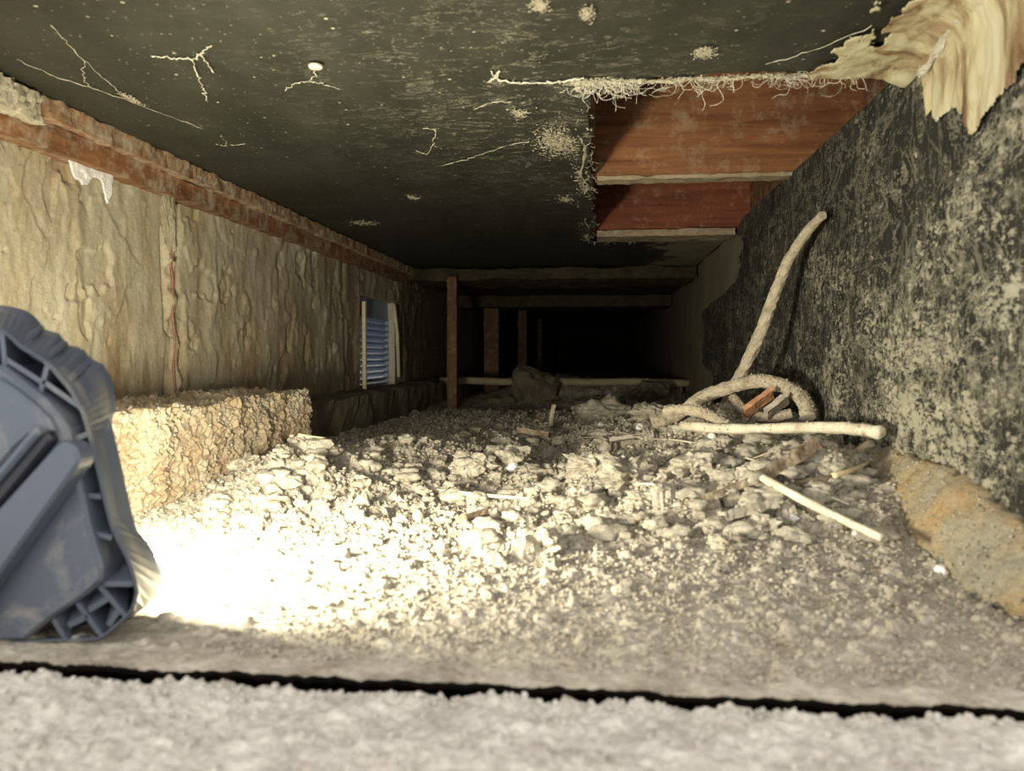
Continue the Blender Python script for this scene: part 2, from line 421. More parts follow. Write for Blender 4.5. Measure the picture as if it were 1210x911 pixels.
# rounded crumbs and lumps pressed out of the surface
rr = np.random.RandomState(5)
def lump(cx, cy, r, hgt):
    i0, i1 = np.searchsorted(rows, (cy-r, cy+r)); j0, j1 = np.searchsorted(colsx, (cx-r, cx+r))
    if i1 <= i0 or j1 <= j0: return
    X_ = GX[i0:i1, j0:j1]; Y_ = GY[i0:i1, j0:j1]
    d = ((X_-cx)**2 + (Y_-cy)**2)/(r*r)
    w = 1 + 1.5*fbm(X_, Y_, 110, 3, 44, 0.7)
    zc = H[(i0+i1)//2, (j0+j1)//2]
    dome = zc - 0.45*hgt + np.sqrt(np.clip(1-d*w, 0, 1))*hgt*1.25
    H[i0:i1, j0:j1] = np.where(d*w < 1, np.maximum(H[i0:i1, j0:j1], dome), H[i0:i1, j0:j1])
for k in range(9000):
    y = 0.44*math.exp(rr.rand()*1.75); x = rr.uniform(-0.66, 0.33)
    r = (0.0024 + 0.0080*rr.rand()**4.5)*(0.45+0.55*min(1, (y-0.4)/0.3))
    lump(x, y, r, r*rr.uniform(0.5, 1.0))
for k in range(120):
    y = rr.uniform(0.68, 2.3); x = rr.uniform(-0.25, 0.31) if rr.rand() < 0.75 else rr.uniform(-0.5, 0)
    r = 0.007 + 0.022*rr.rand()**2.6
    lump(x, y, r, r*rr.uniform(0.4, 0.8))
DY = np.diff(rows)
for i in range(1, len(rows)): H[i] = np.minimum(H[i], H[i-1] + 1.5*DY[i-1])
for i in range(len(rows)-2, -1, -1): H[i] = np.minimum(H[i], H[i+1] + 2.2*DY[i])
H += ((0.0030+0.0022*S(GY, 0.75, 1.0))*fbm(GX, GY, 170, 3, 57, 0.75) + 0.0028*np.maximum(fbm(GX, GY, 260, 2, 61, 0.8), 0))*(0.25 + 0.75*S(GY, 0.55, 0.9))
fl = mesh_np('floor', np.stack([GX, GY, H], -1).reshape(-1, 3), grid_faces(len(rows), NC))
floor = struct(link('floor', fl, M['dirt']))
def gz(x, y):
    i = min(max(int(np.searchsorted(rows, y)), 0), len(rows)-1); j = min(max(int(np.searchsorted(colsx, x)), 0), NC-1)
    return float(H[i, j])

# gritty threshold ledge in front of the dirt, with the open gap behind it
sy = np.linspace(0.20, 0.3985, 190); sx = np.linspace(-0.62, 0.62, 760)
TX, TY = np.meshgrid(sx, sy)
TYr = TY + (0.0035*fbm(TX, TX*0, 16, 5, 50) + 0.0055*fbm(TX, TX*0, 120, 3, 55))*S(TY, 0.36, 0.398)
TH = 0.004*fbm(TX, TY, 40, 4, 33, 0.62) + 0.0055*np.abs(fbm(TX, TY, 85, 3, 37, 0.6)) - 0.001 - 0.006*S(TY, 0.3925, 0.3985)
V = np.stack([TX, TYr, TH], -1); skirt = V[-1].copy(); skirt[:, 2] = -0.08
V = np.concatenate([V, skirt[None]], 0)
sill = struct(link('trim_1', mesh_np('trim_1', V.reshape(-1, 3), grid_faces(len(sy)+1, len(sx))), M['sill']))
struct(link('trim_2', bm_mesh('trim_2', box_bm(-0.75, 0.62, 0.36, 0.50, -0.12, -0.06)), M['pit']))
e0 = np.stack([colsx, np.full(NC, rows[0]), H[0]], -1); e1 = e0 + np.array([0, 0.006, -0.007]); e2 = e0*np.array([1, 0, 0]) + np.array([0, 0.475, -0.012]); e3 = e0*np.array([1, 0, 0]) + np.array([0, 0.48, -0.09])
lip = link('soil_face', mesh_np('soil_face', np.stack([e0, e1, e2, e3], 0).reshape(-1, 3), grid_faces(4, NC, flip=True)), M['pit'], floor)  # undercut soil, with the gap's shade painted into its colour

# ------------------------------------------------------------------ left wall, with the vent opening, the rough vertical joint and cracks
VY0, VY1, VZ0, VZ1 = PX(425, 400, XL).y, PX(467, 400, XL).y, 0.075, 0.350
wy = [0.42]
while wy[-1] < 3.0: wy.append(wy[-1]*1.0028)
while wy[-1] < 9.0: wy.append(wy[-1]*1.03)
wy = np.array(wy); wz = np.linspace(-0.06, 0.50, 220)
WY, WZ = np.meshgrid(wy, wz)
JY = PX(203, 350, XL).y                                     # the joint
jw = JY + 0.014*fbm(WZ, WZ*0+3, 9, 3, 5)
near = 1-S(WY, 2.4, 3.0)
d = 0.005*fbm(WY, WZ*0.4, 5, 3, 12) + 0.007*np.maximum(fbm(WY, WZ*0.22, 17, 4, 18)-0.12, 0) + 0.0022*fbm(WY, WZ*0.5, 60, 3, 24) + 0.003*np.maximum(fbm(WY*0.7, WZ*0.7, 30, 4, 48)-0.2, 0)*4*S(WY, 1.1, 1.5)
flake = fbm(WY, WZ*0.6, 11, 4, 40); d += 0.0018*S(flake, 0.10, 0.12) - 0.004*S(fbm(WY, WZ*0.7, 19, 4, 46), 0.26, 0.28)
jd = WY - jw
d += -0.045*np.exp(-((jd-0.024)/0.008)**2)*np.clip(0.55+1.6*fbm(WY*0.2, WZ, 24, 3, 58), 0.1, 1.3) - 0.018*np.exp(-((jd+0.018)/0.004)**2)*np.clip(0.5+2*fbm(WY*0.2, WZ, 20, 3, 62), 0, 1.2) + 0.009*np.exp(-((jd)/0.013)**2)*(0.7+1.8*fbm(WY, WZ*0.5, 60, 4, 52))
d += -0.010*np.exp(-((WY-2.02-0.02*fbm(WZ, WZ*0, 8, 3, 2))/0.012)**2)
WX = XL + d - 0.004
mask = ~((WY[:-1, :-1] > VY0) & (WY[1:, 1:] < VY1) & (WZ[:-1, :-1] > VZ0) & (WZ[1:, 1:] < VZ1))
V, Q = drop_unused(np.stack([WX, WY, WZ], -1).reshape(-1, 3), grid_faces(len(wz), len(wy), mask))
me = mesh_np('wall_left', V, Q); smooth(me)
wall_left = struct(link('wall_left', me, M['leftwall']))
# reveal of the opening and the wall's outer leaf
b = bmesh.new()
XO = XL - 0.075
box_bm(XO, XL-0.004, VY0-0.012, VY0, VZ0-0.01, VZ1+0.01, 0, b); box_bm(XO, XL-0.002, VY1, VY1+0.03, VZ0-0.01, VZ1+0.01, 0, b)
box_bm(XO, XL-0.004, VY0, VY1, VZ0-0.02, VZ0, 0, b); box_bm(XO, XL-0.004, VY0, VY1, VZ1, VZ1+0.012, 0, b)
link('reveal', bm_mesh('reveal', b), M['mortar'], wall_left)
b = bmesh.new()
for y0, y1, z0, z1 in ((0.42, VY0-0.01, -0.1, 0.8), (VY1+0.02, 9.2, -0.1, 0.8), (VY0-0.01, VY1+0.02, -0.1, VZ0-0.01), (VY0-0.01, VY1+0.02, VZ1+0.01, 0.8)):
    box_bm(XO, XL-0.045, y0, y1, z0, z1, 0, b)
link('outer_leaf', bm_mesh('outer_leaf', b), M['footing'], wall_left)
# rusty strip in the joint
pts = [(XL+0.004+0.002*math.sin(k*2.1), JY-0.006+0.012*float(fbm(np.array([0.10+0.03*k]), np.array([3.0]), 9, 3, 5)[0]), 0.10+0.028*k) for k in range(11)]
st_ = link('rust_strip', bm_mesh('rust_strip', tube(pts, [0.0012+0.0006*(k % 3) for k in range(11)], 6, 0.3, 2)), M['rust'], wall_left)
st_['label'] = 'rusty red strip in the wall joint'

# right wall: low wall under the joists; pale where the membrane has ended
ry = np.concatenate([np.linspace(0.42, 3.2, 240), np.linspace(3.3, 9.0, 40)]); rz = np.linspace(-0.05, ZC, 70)
RY, RZ = np.meshgrid(ry, rz)
RX = XR + 0.014 + 0.004*fbm(RY, RZ, 8, 4, 7)
me = mesh_np('wall_right', np.stack([RX, RY, RZ], -1).reshape(-1, 3), grid_faces(len(rz), len(ry), flip=True)); smooth(me)
wall_right = struct(link('wall_right', me, M['plasterwall']))
link('outer_leaf', bm_mesh('outer_leaf', box_bm(XR+0.03, 0.62, 0.42, 9.2, -0.1, ZC-0.002)), M['footing'], wall_right)

# ceiling membrane with the torn rectangular opening
HX0, HY0, HY1 = -0.012, PZ(700, 96, ZC).y, PZ(705, 284, ZC).y
cy_ = np.concatenate([np.linspace(0.50, 2.6, 560), np.linspace(2.63, 3.1, 12)]); cx_ = np.linspace(-0.66, XR+0.01, 300)
KX, KY = np.meshgrid(cx_, cy_)
KZ = ZC + 0.004*fbm(KX, KY, 5, 3, 8) + 0.0025*fbm(KX*0.5, KY, 14, 3, 14) + 0.0006*fbm(KX, KY, 120, 2, 20)
KZ += 0.006*np.exp(-((KX-HX0)/0.03)**2)*((KY > HY0) & (KY < HY1)) * -1
ex = HX0 + 0.010*fbm(KY, KY*0, 22, 4, 4); ey0 = HY0 + 0.012*fbm(KX, KX*0, 24, 4, 6); ey1 = HY1 + 0.02*fbm(KX, KX*0, 20, 4, 9)
hole = (KX > ex) & (KY > ey0) & (KY < ey1)
mask = ~(hole[:-1, :-1] & hole[1:, 1:])
V, Q = drop_unused(np.stack([KX, KY, KZ], -1).reshape(-1, 3), grid_faces(len(cy_), len(cx_), mask, True))
me = mesh_np('ceiling', V, Q); smooth(me)
ceiling = struct(link('ceiling', me, M['ceiling']))
b = box_bm(-0.75, 0.9, 0.42, 9.2, 0.74, 0.77)
link('subfloor', bm_mesh('subfloor', b), M['joistdark'], ceiling)
b = box_bm(-0.75, 0.9, 0.46, 0.50, ZC-0.004, 0.74); box_bm(0.62, 0.66, 0.46, 9.2, ZC-0.01, 0.74, 0, b)
link('rim_board', bm_mesh('rim_board', b), M['joistdark'], ceiling)
b = box_bm(-0.70, 0.36, 3.05, 9.0, ZC-0.03, ZC-0.01)
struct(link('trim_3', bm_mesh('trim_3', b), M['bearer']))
struct(link('wall_back', bm_mesh('wall_back', box_bm(-0.75, 0.66, 8.6, 8.7, -0.1, 0.74)), M['pit']))  # painted near-black for the darkness at the end

# footing along the left wall
b = rough_box(XL-0.02, -0.565, 1.30, 4.2, -0.06, 0.078, 0.012, 0.025, 14, 3)
struct(link('trim_4', bm_mesh('trim_4', b), M['footing']))

# ground and upright slab added outside the vent to dim the sky behind it
struct(link('added_ground', bm_mesh('added_ground', box_bm(-3.0, XO, 0.5, 9.0, -0.2, -0.02)), M['footing']))
struct(link('added_sky_block', bm_mesh('added_sky_block', box_bm(-1.75, -1.7, 0.6, 6.5, -0.1, 1.1)), M['vent']))

# ================================================================== THE WORK LAMP
L0, L1 = 0.438, 0.492     # rear face and front face
def outline(pts, y): return [PY(px, py, y) for px, py in pts]
FRONT = [(-190, 470), (-150, 410), (-90, 375), (-30, 360), (8, 361), (30, 366), (44, 376), (52, 389), (70, 394), (80, 408), (98, 411), (107, 424), (122, 430), (133, 450), (137, 470), (136, 488), (131, 500),
         (135, 530), (141, 560), (146, 590), (150, 618), (164, 629), (172, 638), (183, 647), (189, 664), (193, 684), (191, 700), (172, 718), (152, 731), (138, 737), (122, 752), (100, 754), (40, 753), (-60, 753), (-150, 735), (-190, 690), (-205, 580)]
REAR = [(-235, 480), (-195, 420), (-125, 388), (-60, 376), (-20, 381), (2, 388), (14, 398), (24, 408), (38, 416), (50, 424), (62, 434), (72, 446), (84, 460), (92, 474), (99, 488), (103, 502), (106, 512),
        (113, 540), (119, 565), (125, 592), (131, 616), (137, 634), (144, 646), (151, 660), (156, 674), (161, 690), (163, 705), (157, 721), (149, 731), (134, 744), (120, 756), (95, 757), (30, 760), (-90, 762), (-195, 752), (-240, 710), (-252, 590)]
INNER = [(-150, 440), (-60, 425), (0, 432), (26, 452), (50, 471), (68, 491), (79, 509), (86, 540), (92, 566), (97, 590), (105, 625), (113, 652), (119, 672), (118, 688), (99, 704), (74, 721), (50, 738), (27, 757), (-120, 760), (-200, 700), (-200, 520)]
lampE = thing('work_lamp', 'blue grey plastic work lamp standing on its edge at the left, shining over the dirt', 'lamp', PY(0, 762, 0.465))
def loft(rings, cap0=False, cap1=False):
    b = bmesh.new(); R_ = [[b.verts.new(p) for p in r] for r in rings]; n = len(R_[0])
    for a, c in zip(R_, R_[1:]):
        for k in range(n): b.faces.new((a[k], a[(k+1) % n], c[(k+1) % n], c[k]))
    if cap0: b.faces.new(R_[0])
    if cap1: b.faces.new(R_[-1][::-1])
    return b
def inset(poly, dpx):
    c = Vector((sum(p.x for p in poly)/len(poly), 0, sum(p.z for p in poly)/len(poly)))
    out = []
    for i, p in enumerate(poly):
        a = poly[i-1]; q = poly[(i+1) % len(poly)]
        t = (q-a); nrm = Vector((t.z, 0, -t.x)).normalized()
        if nrm.dot(Vector((c.x-p.x, 0, c.z-p.z))) < 0: nrm = -nrm
        out.append(p + nrm*dpx)
    return out
def star(poly, n=150, c=(-45, 575)):
    """resample an outline at even angles about a centre, so rings pair up"""
    out = []; m_ = len(poly)
    for k in range(n):
        a = 2*math.pi*k/n; dx, dy = math.cos(a), math.sin(a); best = None
        for i in range(m_):
            x1, y1 = poly[i][0]-c[0], poly[i][1]-c[1]; x2, y2 = poly[(i+1) % m_][0]-c[0], poly[(i+1) % m_][1]-c[1]
            ex_, ey_ = x2-x1, y2-y1; den = dx*ey_-dy*ex_
            if abs(den) < 1e-9: continue
            t_ = (x1*ey_-y1*ex_)/den; u_ = (x1*dy-y1*dx)/den
            if t_ > 0 and -1e-6 <= u_ <= 1+1e-6: best = t_ if best is None else max(best, t_)
        out.append((c[0]+dx*best, c[1]+dy*best))
    return out
def shrink(poly, d_):
    c = Vector((sum(p.x for p in poly)/len(poly), 0, sum(p.z for p in poly)/len(poly))); out = []
    for p in poly:
        v_ = Vector((p.x-c.x, 0, p.z-c.z)); out.append(p - v_.normalized()*d_)
    return out
rearP = outline(star(REAR), L0); frontP = outline(star(FRONT), L1)
mid = [r.lerp(f, 0.90) for r, f in zip(rearP, frontP)]; mid = [Vector((p.x, p.y, p.z)) for p in mid]
lipf = shrink(frontP, 0.003)
ri = shrink(rearP, 0.0018); rdeep = [Vector((p.x, L1-0.012, p.z)) for p in shrink([r.lerp(f, 0.7) for r, f in zip(rearP, frontP)], 0.004)]
rear_soft = [p + Vector((0, 0.0015, 0)) for p in rearP]
rim = loft([rdeep, ri, [p.lerp(q, 0.5) - Vector((0, 0.0006, 0)) for p, q in zip(ri, rearP)], rear_soft, mid, frontP, lipf])
under(link('rim', bm_mesh('rim', rim), M['lamp']), lampE)
floor_in = loft([[Vector((p.x, L1-0.013, p.z)) for p in rdeep], [Vector((p.x, L1-0.009, p.z)) for p in rdeep]], True, True)
under(link('recess_plate', bm_mesh('recess_plate', floor_in), M['lamp_dark']), lampE)
YI = 0.434
inP = outline(INNER, YI); inB = [Vector((p.x, L1-0.014, p.z)) for p in inP]
hous = loft([inB, [p + Vector((0, 0.003, 0)) for p in inP], inset(inP, 0.002)], True, True)
under(link('housing', bm_mesh('housing', hous), M['lamp']), lampE)
# raised panel with its sloping lower corner
pan = [(-150, 455), (-60, 440), (-4, 447), (22, 464), (44, 482), (58, 497), (64, 509), (50, 511), (34, 514), (16, 530), (0, 548), (-60, 606), (-150, 640)]
pp = outline(pan, YI-0.004)
under(link('raised_panel', bm_mesh('raised_panel', loft([[Vector((p.x, YI+0.004, p.z)) for p in pp], [p+Vector((0, 0.0015, 0)) for p in pp], inset(pp, 0.0015)], True, True)), M['lamp']), lampE)
# ribs across the recess
def rib(a, b_, w=0.0016, y0=L0+0.002, y1=L1-0.012):
    A = PY(*a, y0); B = PY(*b_, y0); t = (B-A).normalized(); nn = Vector((-t.z, 0, t.x))*w
    A += t*0.0005; B -= t*0.0005
    bm = bmesh.new(); q = [A+nn, B+nn, B-nn, A-nn]
    fr = [bm.verts.new(p) for p in q]; cc = PY(-45, 575, L0); bk = [bm.verts.new(Vector((p.x, y1, p.z)) - Vector((p.x-cc.x, 0, p.z-cc.z))*0.22) for p in q]
    bm.faces.new(fr); bm.faces.new(bk[::-1])
    for k in range(4): bm.faces.new((fr[k], bk[k], bk[(k+1) % 4], fr[(k+1) % 4]))
    under(link('rib', bm_mesh('rib', bm), M['lamp']), lampE)
for a, b_ in (((-22, 432), (2, 390)), ((2, 392), (6, 436)), ((6, 424), (50, 452)), ((56, 430), (46, 470)), ((50, 450), (99, 484)), ((84, 520), (106, 512)), ((97, 585), (120, 587)), ((108, 630), (133, 636)),
              ((120, 690), (158, 690)), ((115, 690), (149, 729)), ((90, 711), (121, 753)), ((104, 722), (131, 705)), ((80, 740), (104, 728)), ((128, 740), (140, 722)), ((62, 731), (78, 757))):
    rib(a, b_)
# stand arm: a flat bar with a rounded end that folds against the back
def capsule(p0, p1, r0, r1, y0, y1, n=10, bev=0.0018):
    A = PY(*p0, y0); B = PY(*p1, y0); t = (B-A).normalized(); nn = Vector((-t.z, 0, t.x)); out = []
    for k in range(n+1):
        a = -math.pi/2 + math.pi*k/n; out.append(B + t*math.cos(a)*r1 + nn*math.sin(a)*r1)
    for k in range(n+1):
        a = math.pi/2 + math.pi*k/n; out.append(A + t*math.cos(a)*r0 + nn*math.sin(a)*r0)
    return loft([[Vector((p.x, y1, p.z)) for p in out], [p + Vector((0, bev, 0)) for p in out], inset(out, bev)], True, True)
arm = under(link('stand_arm', bm_mesh('stand_arm', capsule((-75, 728), (76, 541), 0.0160, 0.0090, 0.418, 0.432)), M['lamp']), lampE)
under(link('arm_slot_shade', bm_mesh('arm_slot_shade', capsule((-75, 672), (52, 520), 0.0050, 0.0040, 0.4268, 0.4345)), M['lamp_dark']), lampE)  # dark bar standing in for the shaded slot beside the arm
under(link('arm_guard', bm_mesh('arm_guard', capsule((-80, 652), (40, 511), 0.0028, 0.0028, 0.4225, 0.4345)), M['lamp']), lampE)
# grip steps on the top right of the rim
for (px, py) in ((40, 396), (68, 414), (96, 437)):
    A = PY(px-14, py+12, L0+0.006); B = PY(px+9, py-8, L1-0.006)
    under(link('grip_ridge', bm_mesh('grip_ridge', tube([A, A.lerp(B, 0.5), B], [0.002, 0.0032, 0.002], 8)), M['lamp']), lampE)
# front: diffuser and its light
dif = loft([[Vector((p.x, L1-0.006, p.z)) for p in shrink(frontP, 0.010)], [Vector((p.x, L1-0.003, p.z)) for p in shrink(frontP, 0.010)]], True, True)
under(link('diffuser', bm_mesh('diffuser', dif), M['led']), lampE)
la = bpy.data.lights.new('lamp_light', 'AREA'); la.shape = 'RECTANGLE'; la.size = 0.075; la.size_y = 0.075
la.energy = LAMP_POWER; la.color = LAMP_COLOR
lo = bpy.data.objects.new('lamp_light', la); COL.objects.link(lo)
lo.location = (-0.325, L1+0.004, 0.078)
lo.rotation_euler = Vector((0.36, 1.0, 0.04)).to_track_quat('-Z', 'Y').to_euler()
under(lo, lampE)

# ================================================================== TIMBER IN THE CEILING
def beam(name, label, cat, bm, m):
    return tag(rebase(link(name, bm_mesh(name, bm), m)), label, cat)
J1, J2 = PZ(800, 211, ZC).y, PZ(790, 276, ZC).y
t = thing('floor_joist', 'nearest orange red joist seen through the torn ceiling opening', 'joist', (0.27, J1+0.025, ZC+0.004))
under(link('plank', bm_mesh('plank', rough_box(-0.6, 0.60, J1, J1+0.05, ZC+0.006, 0.738, 0.0012, 0.02, 12, 1)), M['joist']), t)
under(link('lip', bm_mesh('lip', rough_box(0.0, 0.50, J1-0.003, J1+0.034, ZC-0.000, ZC+0.006, 0.0025, 0.006, 40, 2)), M['batten']), t)
t = thing('floor_joist', 'second deep red joist at the far end of the ceiling opening', 'joist', (0.2, J2+0.025, ZC+0.004))
under(link('plank', bm_mesh('plank', rough_box(-0.6, 0.60, J2, J2+0.05, ZC+0.006, 0.738, 0.0012, 0.02, 12, 4)), M['joist2']), t)
lp = under(link('lip', bm_mesh('lip', rough_box(0.0, 0.335, J2-0.02, J2+0.07, ZC-0.008, ZC+0.008, 0.003, 0.010, 30, 5)), M['batten']), t)
lp['label'] = 'pale dusty batten under the joist'
beam('trimmer_board', 'short dark brown board between the two joists beside the black membrane', 'board', rough_box(0.372, 0.40, J1+0.055, J2-0.004, ZC+0.01, 0.738, 0.001, 0.02, 14, 6), M['joistdark'])
beam('cleat_board', 'brown board fixed upright on the right end of the nearest joist', 'board', rough_box(0.437, 0.58, J1-0.02, J1-0.004, ZC+0.004, 0.738, 0.0012, 0.014, 16, 7), M['joistdark'])
beam('edge_board', 'dark narrow board along the left edge of the ceiling opening', 'board', rough_box(HX0-0.012, HX0+0.008, HY0+0.03, J2-0.03, ZC+0.012, 0.60, 0.0012, 0.014, 16, 8), M['joistdark'])
beam('sill_plate', 'long rust brown timber along the top of the left wall under the black ceiling', 'timber', rough_box(XL+0.002, -0.633, 0.50, 3.0, ZC-0.025, ZC-0.002, 0.0035, 0.006, 32, 9), M['sillplate'])
beam('ledger_board', 'orange brown board under the dusty timber along the top of the left wall', 'board', rough_box(XL-0.012, -0.649, 0.50, 2.6, ZC-0.055, ZC-0.026, 0.0012, 0.007, 22, 14), M['ledger'])
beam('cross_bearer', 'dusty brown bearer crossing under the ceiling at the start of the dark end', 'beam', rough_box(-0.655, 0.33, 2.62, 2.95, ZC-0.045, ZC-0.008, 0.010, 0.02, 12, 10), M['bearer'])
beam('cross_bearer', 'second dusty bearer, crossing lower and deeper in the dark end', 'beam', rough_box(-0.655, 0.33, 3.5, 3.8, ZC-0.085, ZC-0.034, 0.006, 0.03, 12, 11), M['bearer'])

# ================================================================== RIGHT: membrane, plaster, footing
my = np.linspace(0.42, 2.75, 520); mz = np.linspace(0.02, ZC+0.004, 190)
MY, MZ = np.meshgrid(my, mz)
MX = XR + 0.005*fbm(MY, MZ, 4, 3, 9) + 0.003*fbm(MY, MZ*0.4, 24, 3, 19) + 0.0014*np.maximum(fbm(MY, MZ*0.5, 90, 3, 27), 0)
edge = np.where(MZ > 0.36, 1.80, 1.80 + (2.42-1.80)*S(-MZ, -0.36, -0.30)) + 0.12*fbm(MY*0.3, MZ, 26, 4, 13) - 0.25*S(-MZ, -0.16, -0.10)
keep = MY < edge
V, Q = drop_unused(np.stack([MX, MY, MZ], -1).reshape(-1, 3), grid_faces(len(mz), len(my), keep[:-1, :-1], True))
nV = len(V); V2 = V.copy(); V2[:, 0] += 0.002
me = mesh_np('wall_membrane', V, Q); smooth(me)
mo = link('wall_membrane', me, M['membrane']); so = mo.modifiers.new('thickness', 'SOLIDIFY'); so.thickness = 0.0015; so.offset = 1
tag(rebase(mo), 'black damp proofing sheet covered in dust streaks on the right wall', 'membrane')

# plaster smear over the corner of ceiling and right wall, with drips
def ragged(P3, keep, name, m, thick=0.004, flip=False):
    n0, n1 = keep.shape
    V, Q = drop_unused(P3.reshape(-1, 3), grid_faces(n0, n1, keep[:-1, :-1], flip)); me = mesh_np(name, V, Q); smooth(me)
    o = link(name, me, m); s_ = o.modifiers.new('thickness', 'SOLIDIFY'); s_.thickness = thick; s_.offset = -1
    return o
pt = thing('plaster_smear', 'yellowed plaster smeared over the ceiling corner, dripping down the black right wall', 'plaster', (XR-0.02, 0.7, 0.34))
py_ = np.linspace(0.46, 0.93, 260); pz_ = np.linspace(0.30, ZC+0.002, 170)
A_, B_ = np.meshgrid(py_, pz_)
drip = np.interp(A_, [0.46, 0.58, 0.66, 0.69, 0.705, 0.725, 0.76, 0.80, 0.815, 0.93], [0.390, 0.397, 0.393, 0.385, 0.367, 0.392, 0.398, 0.412, 0.485, 0.5]) + 0.016*fbm(A_, A_*0, 34, 4, 3) + 0.010*fbm(A_, B_*0.35, 120, 3, 5)
T_ = XR - 0.0045 - 0.008*S(B_, 0.44, 0.48) - 0.006*np.abs(fbm(A_, B_*0.22, 42, 4, 6)) + 0.005*fbm(A_, B_, 4, 3, 9)*0 - 0.001*fbm(A_, B_, 70, 2, 8)
under(ragged(np.stack([T_, A_, B_], -1), B_ > drip, 'wall_coat', M['plaster'], 0.0015, True), pt)
px_ = np.linspace(0.10, XR, 150); A2, B2 = np.meshgrid(py_, px_)
eL = np.interp(A2, [0.46, 0.60, 0.65, 0.70, 0.80, 0.9], [0.30, 0.285, 0.274, 0.254, 0.250, 0.22]) + 0.05*fbm(A2*0.6, B2, 34, 5, 23)
front = HY0 + 0.004 + 0.01*fbm(B2, B2*0, 30, 3, 24)
T2 = ZC - 0.006 - 0.006*np.abs(fbm(A2*0.5, B2, 28, 4, 26)) - 0.010*S(B2, XR-0.03, XR)
under(ragged(np.stack([B2, A2, T2], -1), (B2 > eL) & (A2 < front), 'ceiling_coat', M['plaster'], 0.0015), pt)
# white ridge along the corner
pts = [(XR-0.0125, y, ZC-0.0085-0.010*S(np.array(y), 0.72, 0.80)*2) for y in (0.80, 0.775, 0.75, 0.72, 0.69, 0.66, 0.62, 0.57, 0.50)]
nn_ = len(catmull(pts, 6)); wr = under(link('corner_ridge', bm_mesh('corner_ridge', tube(catmull(pts, 6), [0.0018+0.0022*abs(math.sin(k*0.37+1)) for k in range(nn_)], 9, 0.4, 4)), M['mortar']), pt)
wr['label'] = 'whiter ridge of plaster along the corner'

# footing lump of orange clay under the membrane
b = rough_box(0.280, 0.345, 0.52, 0.95, -0.03, 0.076, 0.0070, 0.0048, 24, 21, 0.8)
for v in b.verts:
    k = max(0.0, v.co.z/0.07)
    v.co.x += 0.030*k*k + 0.02*k*k*k*max(0, v.co.y-0.8)
    v.co.z -= 0.16*max(0, 0.74-v.co.y)*k
tag(rebase(link('clay_footing', bm_mesh('clay_footing', b, True), M['clay'])), 'orange clay footing showing through dust at the foot of the right wall', 'footing')

# ================================================================== LEFT: block, residue
b = rough_box(-0.662, -0.508, 0.70, 1.325, -0.03, 0.114, 0.0085, 0.0042, 20, 31, 0.9)
blk = tag(rebase(link('concrete_block', bm_mesh('concrete_block', b), M['block'])), 'rough dust crusted concrete block against the left wall behind the lamp', 'block')
ya, yb = PX(66, 186, XL).y, PX(132, 220, XL).y
A_, B_ = np.meshgrid(np.linspace(ya, yb, 120), np.linspace(0.34, 0.432, 70))
low = 0.432 - 0.016*S(A_, ya, ya+0.03) - 0.030*np.abs(fbm(A_, A_*0, 30, 4, 5)) - 0.022*np.exp(-((A_-yb+0.02)/0.008)**2) + 0.03*S(A_, yb-0.012, yb)
rs = ragged(np.stack([XL + 0.0065 + 0.003*np.abs(fbm(A_, B_, 60, 3, 6)), A_, B_], -1), B_ > low, 'white_residue', M['whitepaint'], 0.003)
tag(rs, 'white crust of residue running under the brown timber on the left wall', 'residue')
b = rough_box(-0.655, -0.628, PX(-20, 100, -0.63).y, PX(50, 120, -0.63).y, ZC-0.036, ZC-0.006, 0.006, 0.004, 50, 33)
tag(rebase(link('insulation_wad', bm_mesh('insulation_wad', b), M['dust'])), 'pale fluffy wad stuck on the brown timber at the upper left corner', 'wad')
md = bm_mesh('mortar_drip', icolump(77, 4, 0.5, 1.7, (0.9, 1, 1), 5, 0.12))
for vv in md.vertices: vv.co = Vector((vv.co.x*0.010, vv.co.y*0.020*(0.55+0.45*vv.co.z), vv.co.z*0.040)) + PX(199, 258, XL+0.004)
tag(rebase(link('mortar_drip', md, M['footing_pale'])), 'lump of grey mortar at the top of the open joint in the left wall', 'mortar')

# ================================================================== VENT
v = thing('wall_vent', 'small blue louvred vent letting daylight through the left wall', 'vent', (XL-0.04, (VY0+VY1)/2, VZ0))
XV = XL - 0.028
b = box_bm(XV-0.012, XV+0.004, VY0+0.001, VY0+0.010, VZ0+0.001, VZ1-0.001); box_bm(XV-0.012, XV+0.004, VY1-0.010, VY1-0.001, VZ0+0.001, VZ1-0.001, 0, b)
box_bm(XV-0.012, XV+0.004, VY0+0.010, VY1-0.010, VZ1-0.055, VZ1-0.001, 0, b); box_bm(XV-0.012, XV+0.004, VY0+0.010, VY1-0.010, VZ0+0.001, VZ0+0.012, 0, b)
under(link('frame', bm_mesh('frame', b), M['vent']), v)
under(link('mullion', bm_mesh('mullion', box_bm(XV+0.001, XV+0.005, VY0+0.125, VY0+0.140, VZ0+0.012, VZ1-0.055)), M['lamp_dark']), v)
NS = 11; sh = (VZ1-0.055-VZ0-0.012)/NS
b = box_bm(-0.0155, 0.0155, VY0+0.010, VY1-0.010, -0.0008, 0.0008); sme = bm_mesh('slat', b)
for k in range(NS):
    o = link('slat', sme, M['vent']); o.location = (XV-0.003, 0, VZ0+0.012+sh*(k+0.5)); o.rotation_euler = (0, math.radians(-30), 0); under(o, v)
tag(rebase(link('straw_strip', bm_mesh('straw_strip', box_bm(XL+0.006, XL+0.016, VY0+0.004, VY0+0.016, VZ0-0.004, VZ1-0.02, 0.001)), M['straw'])), 'pale yellow strip upright along the near edge of the vent', 'strip')
A = PX(466, 361, XL+0.012); B = PX(471, 445, XL+0.012)
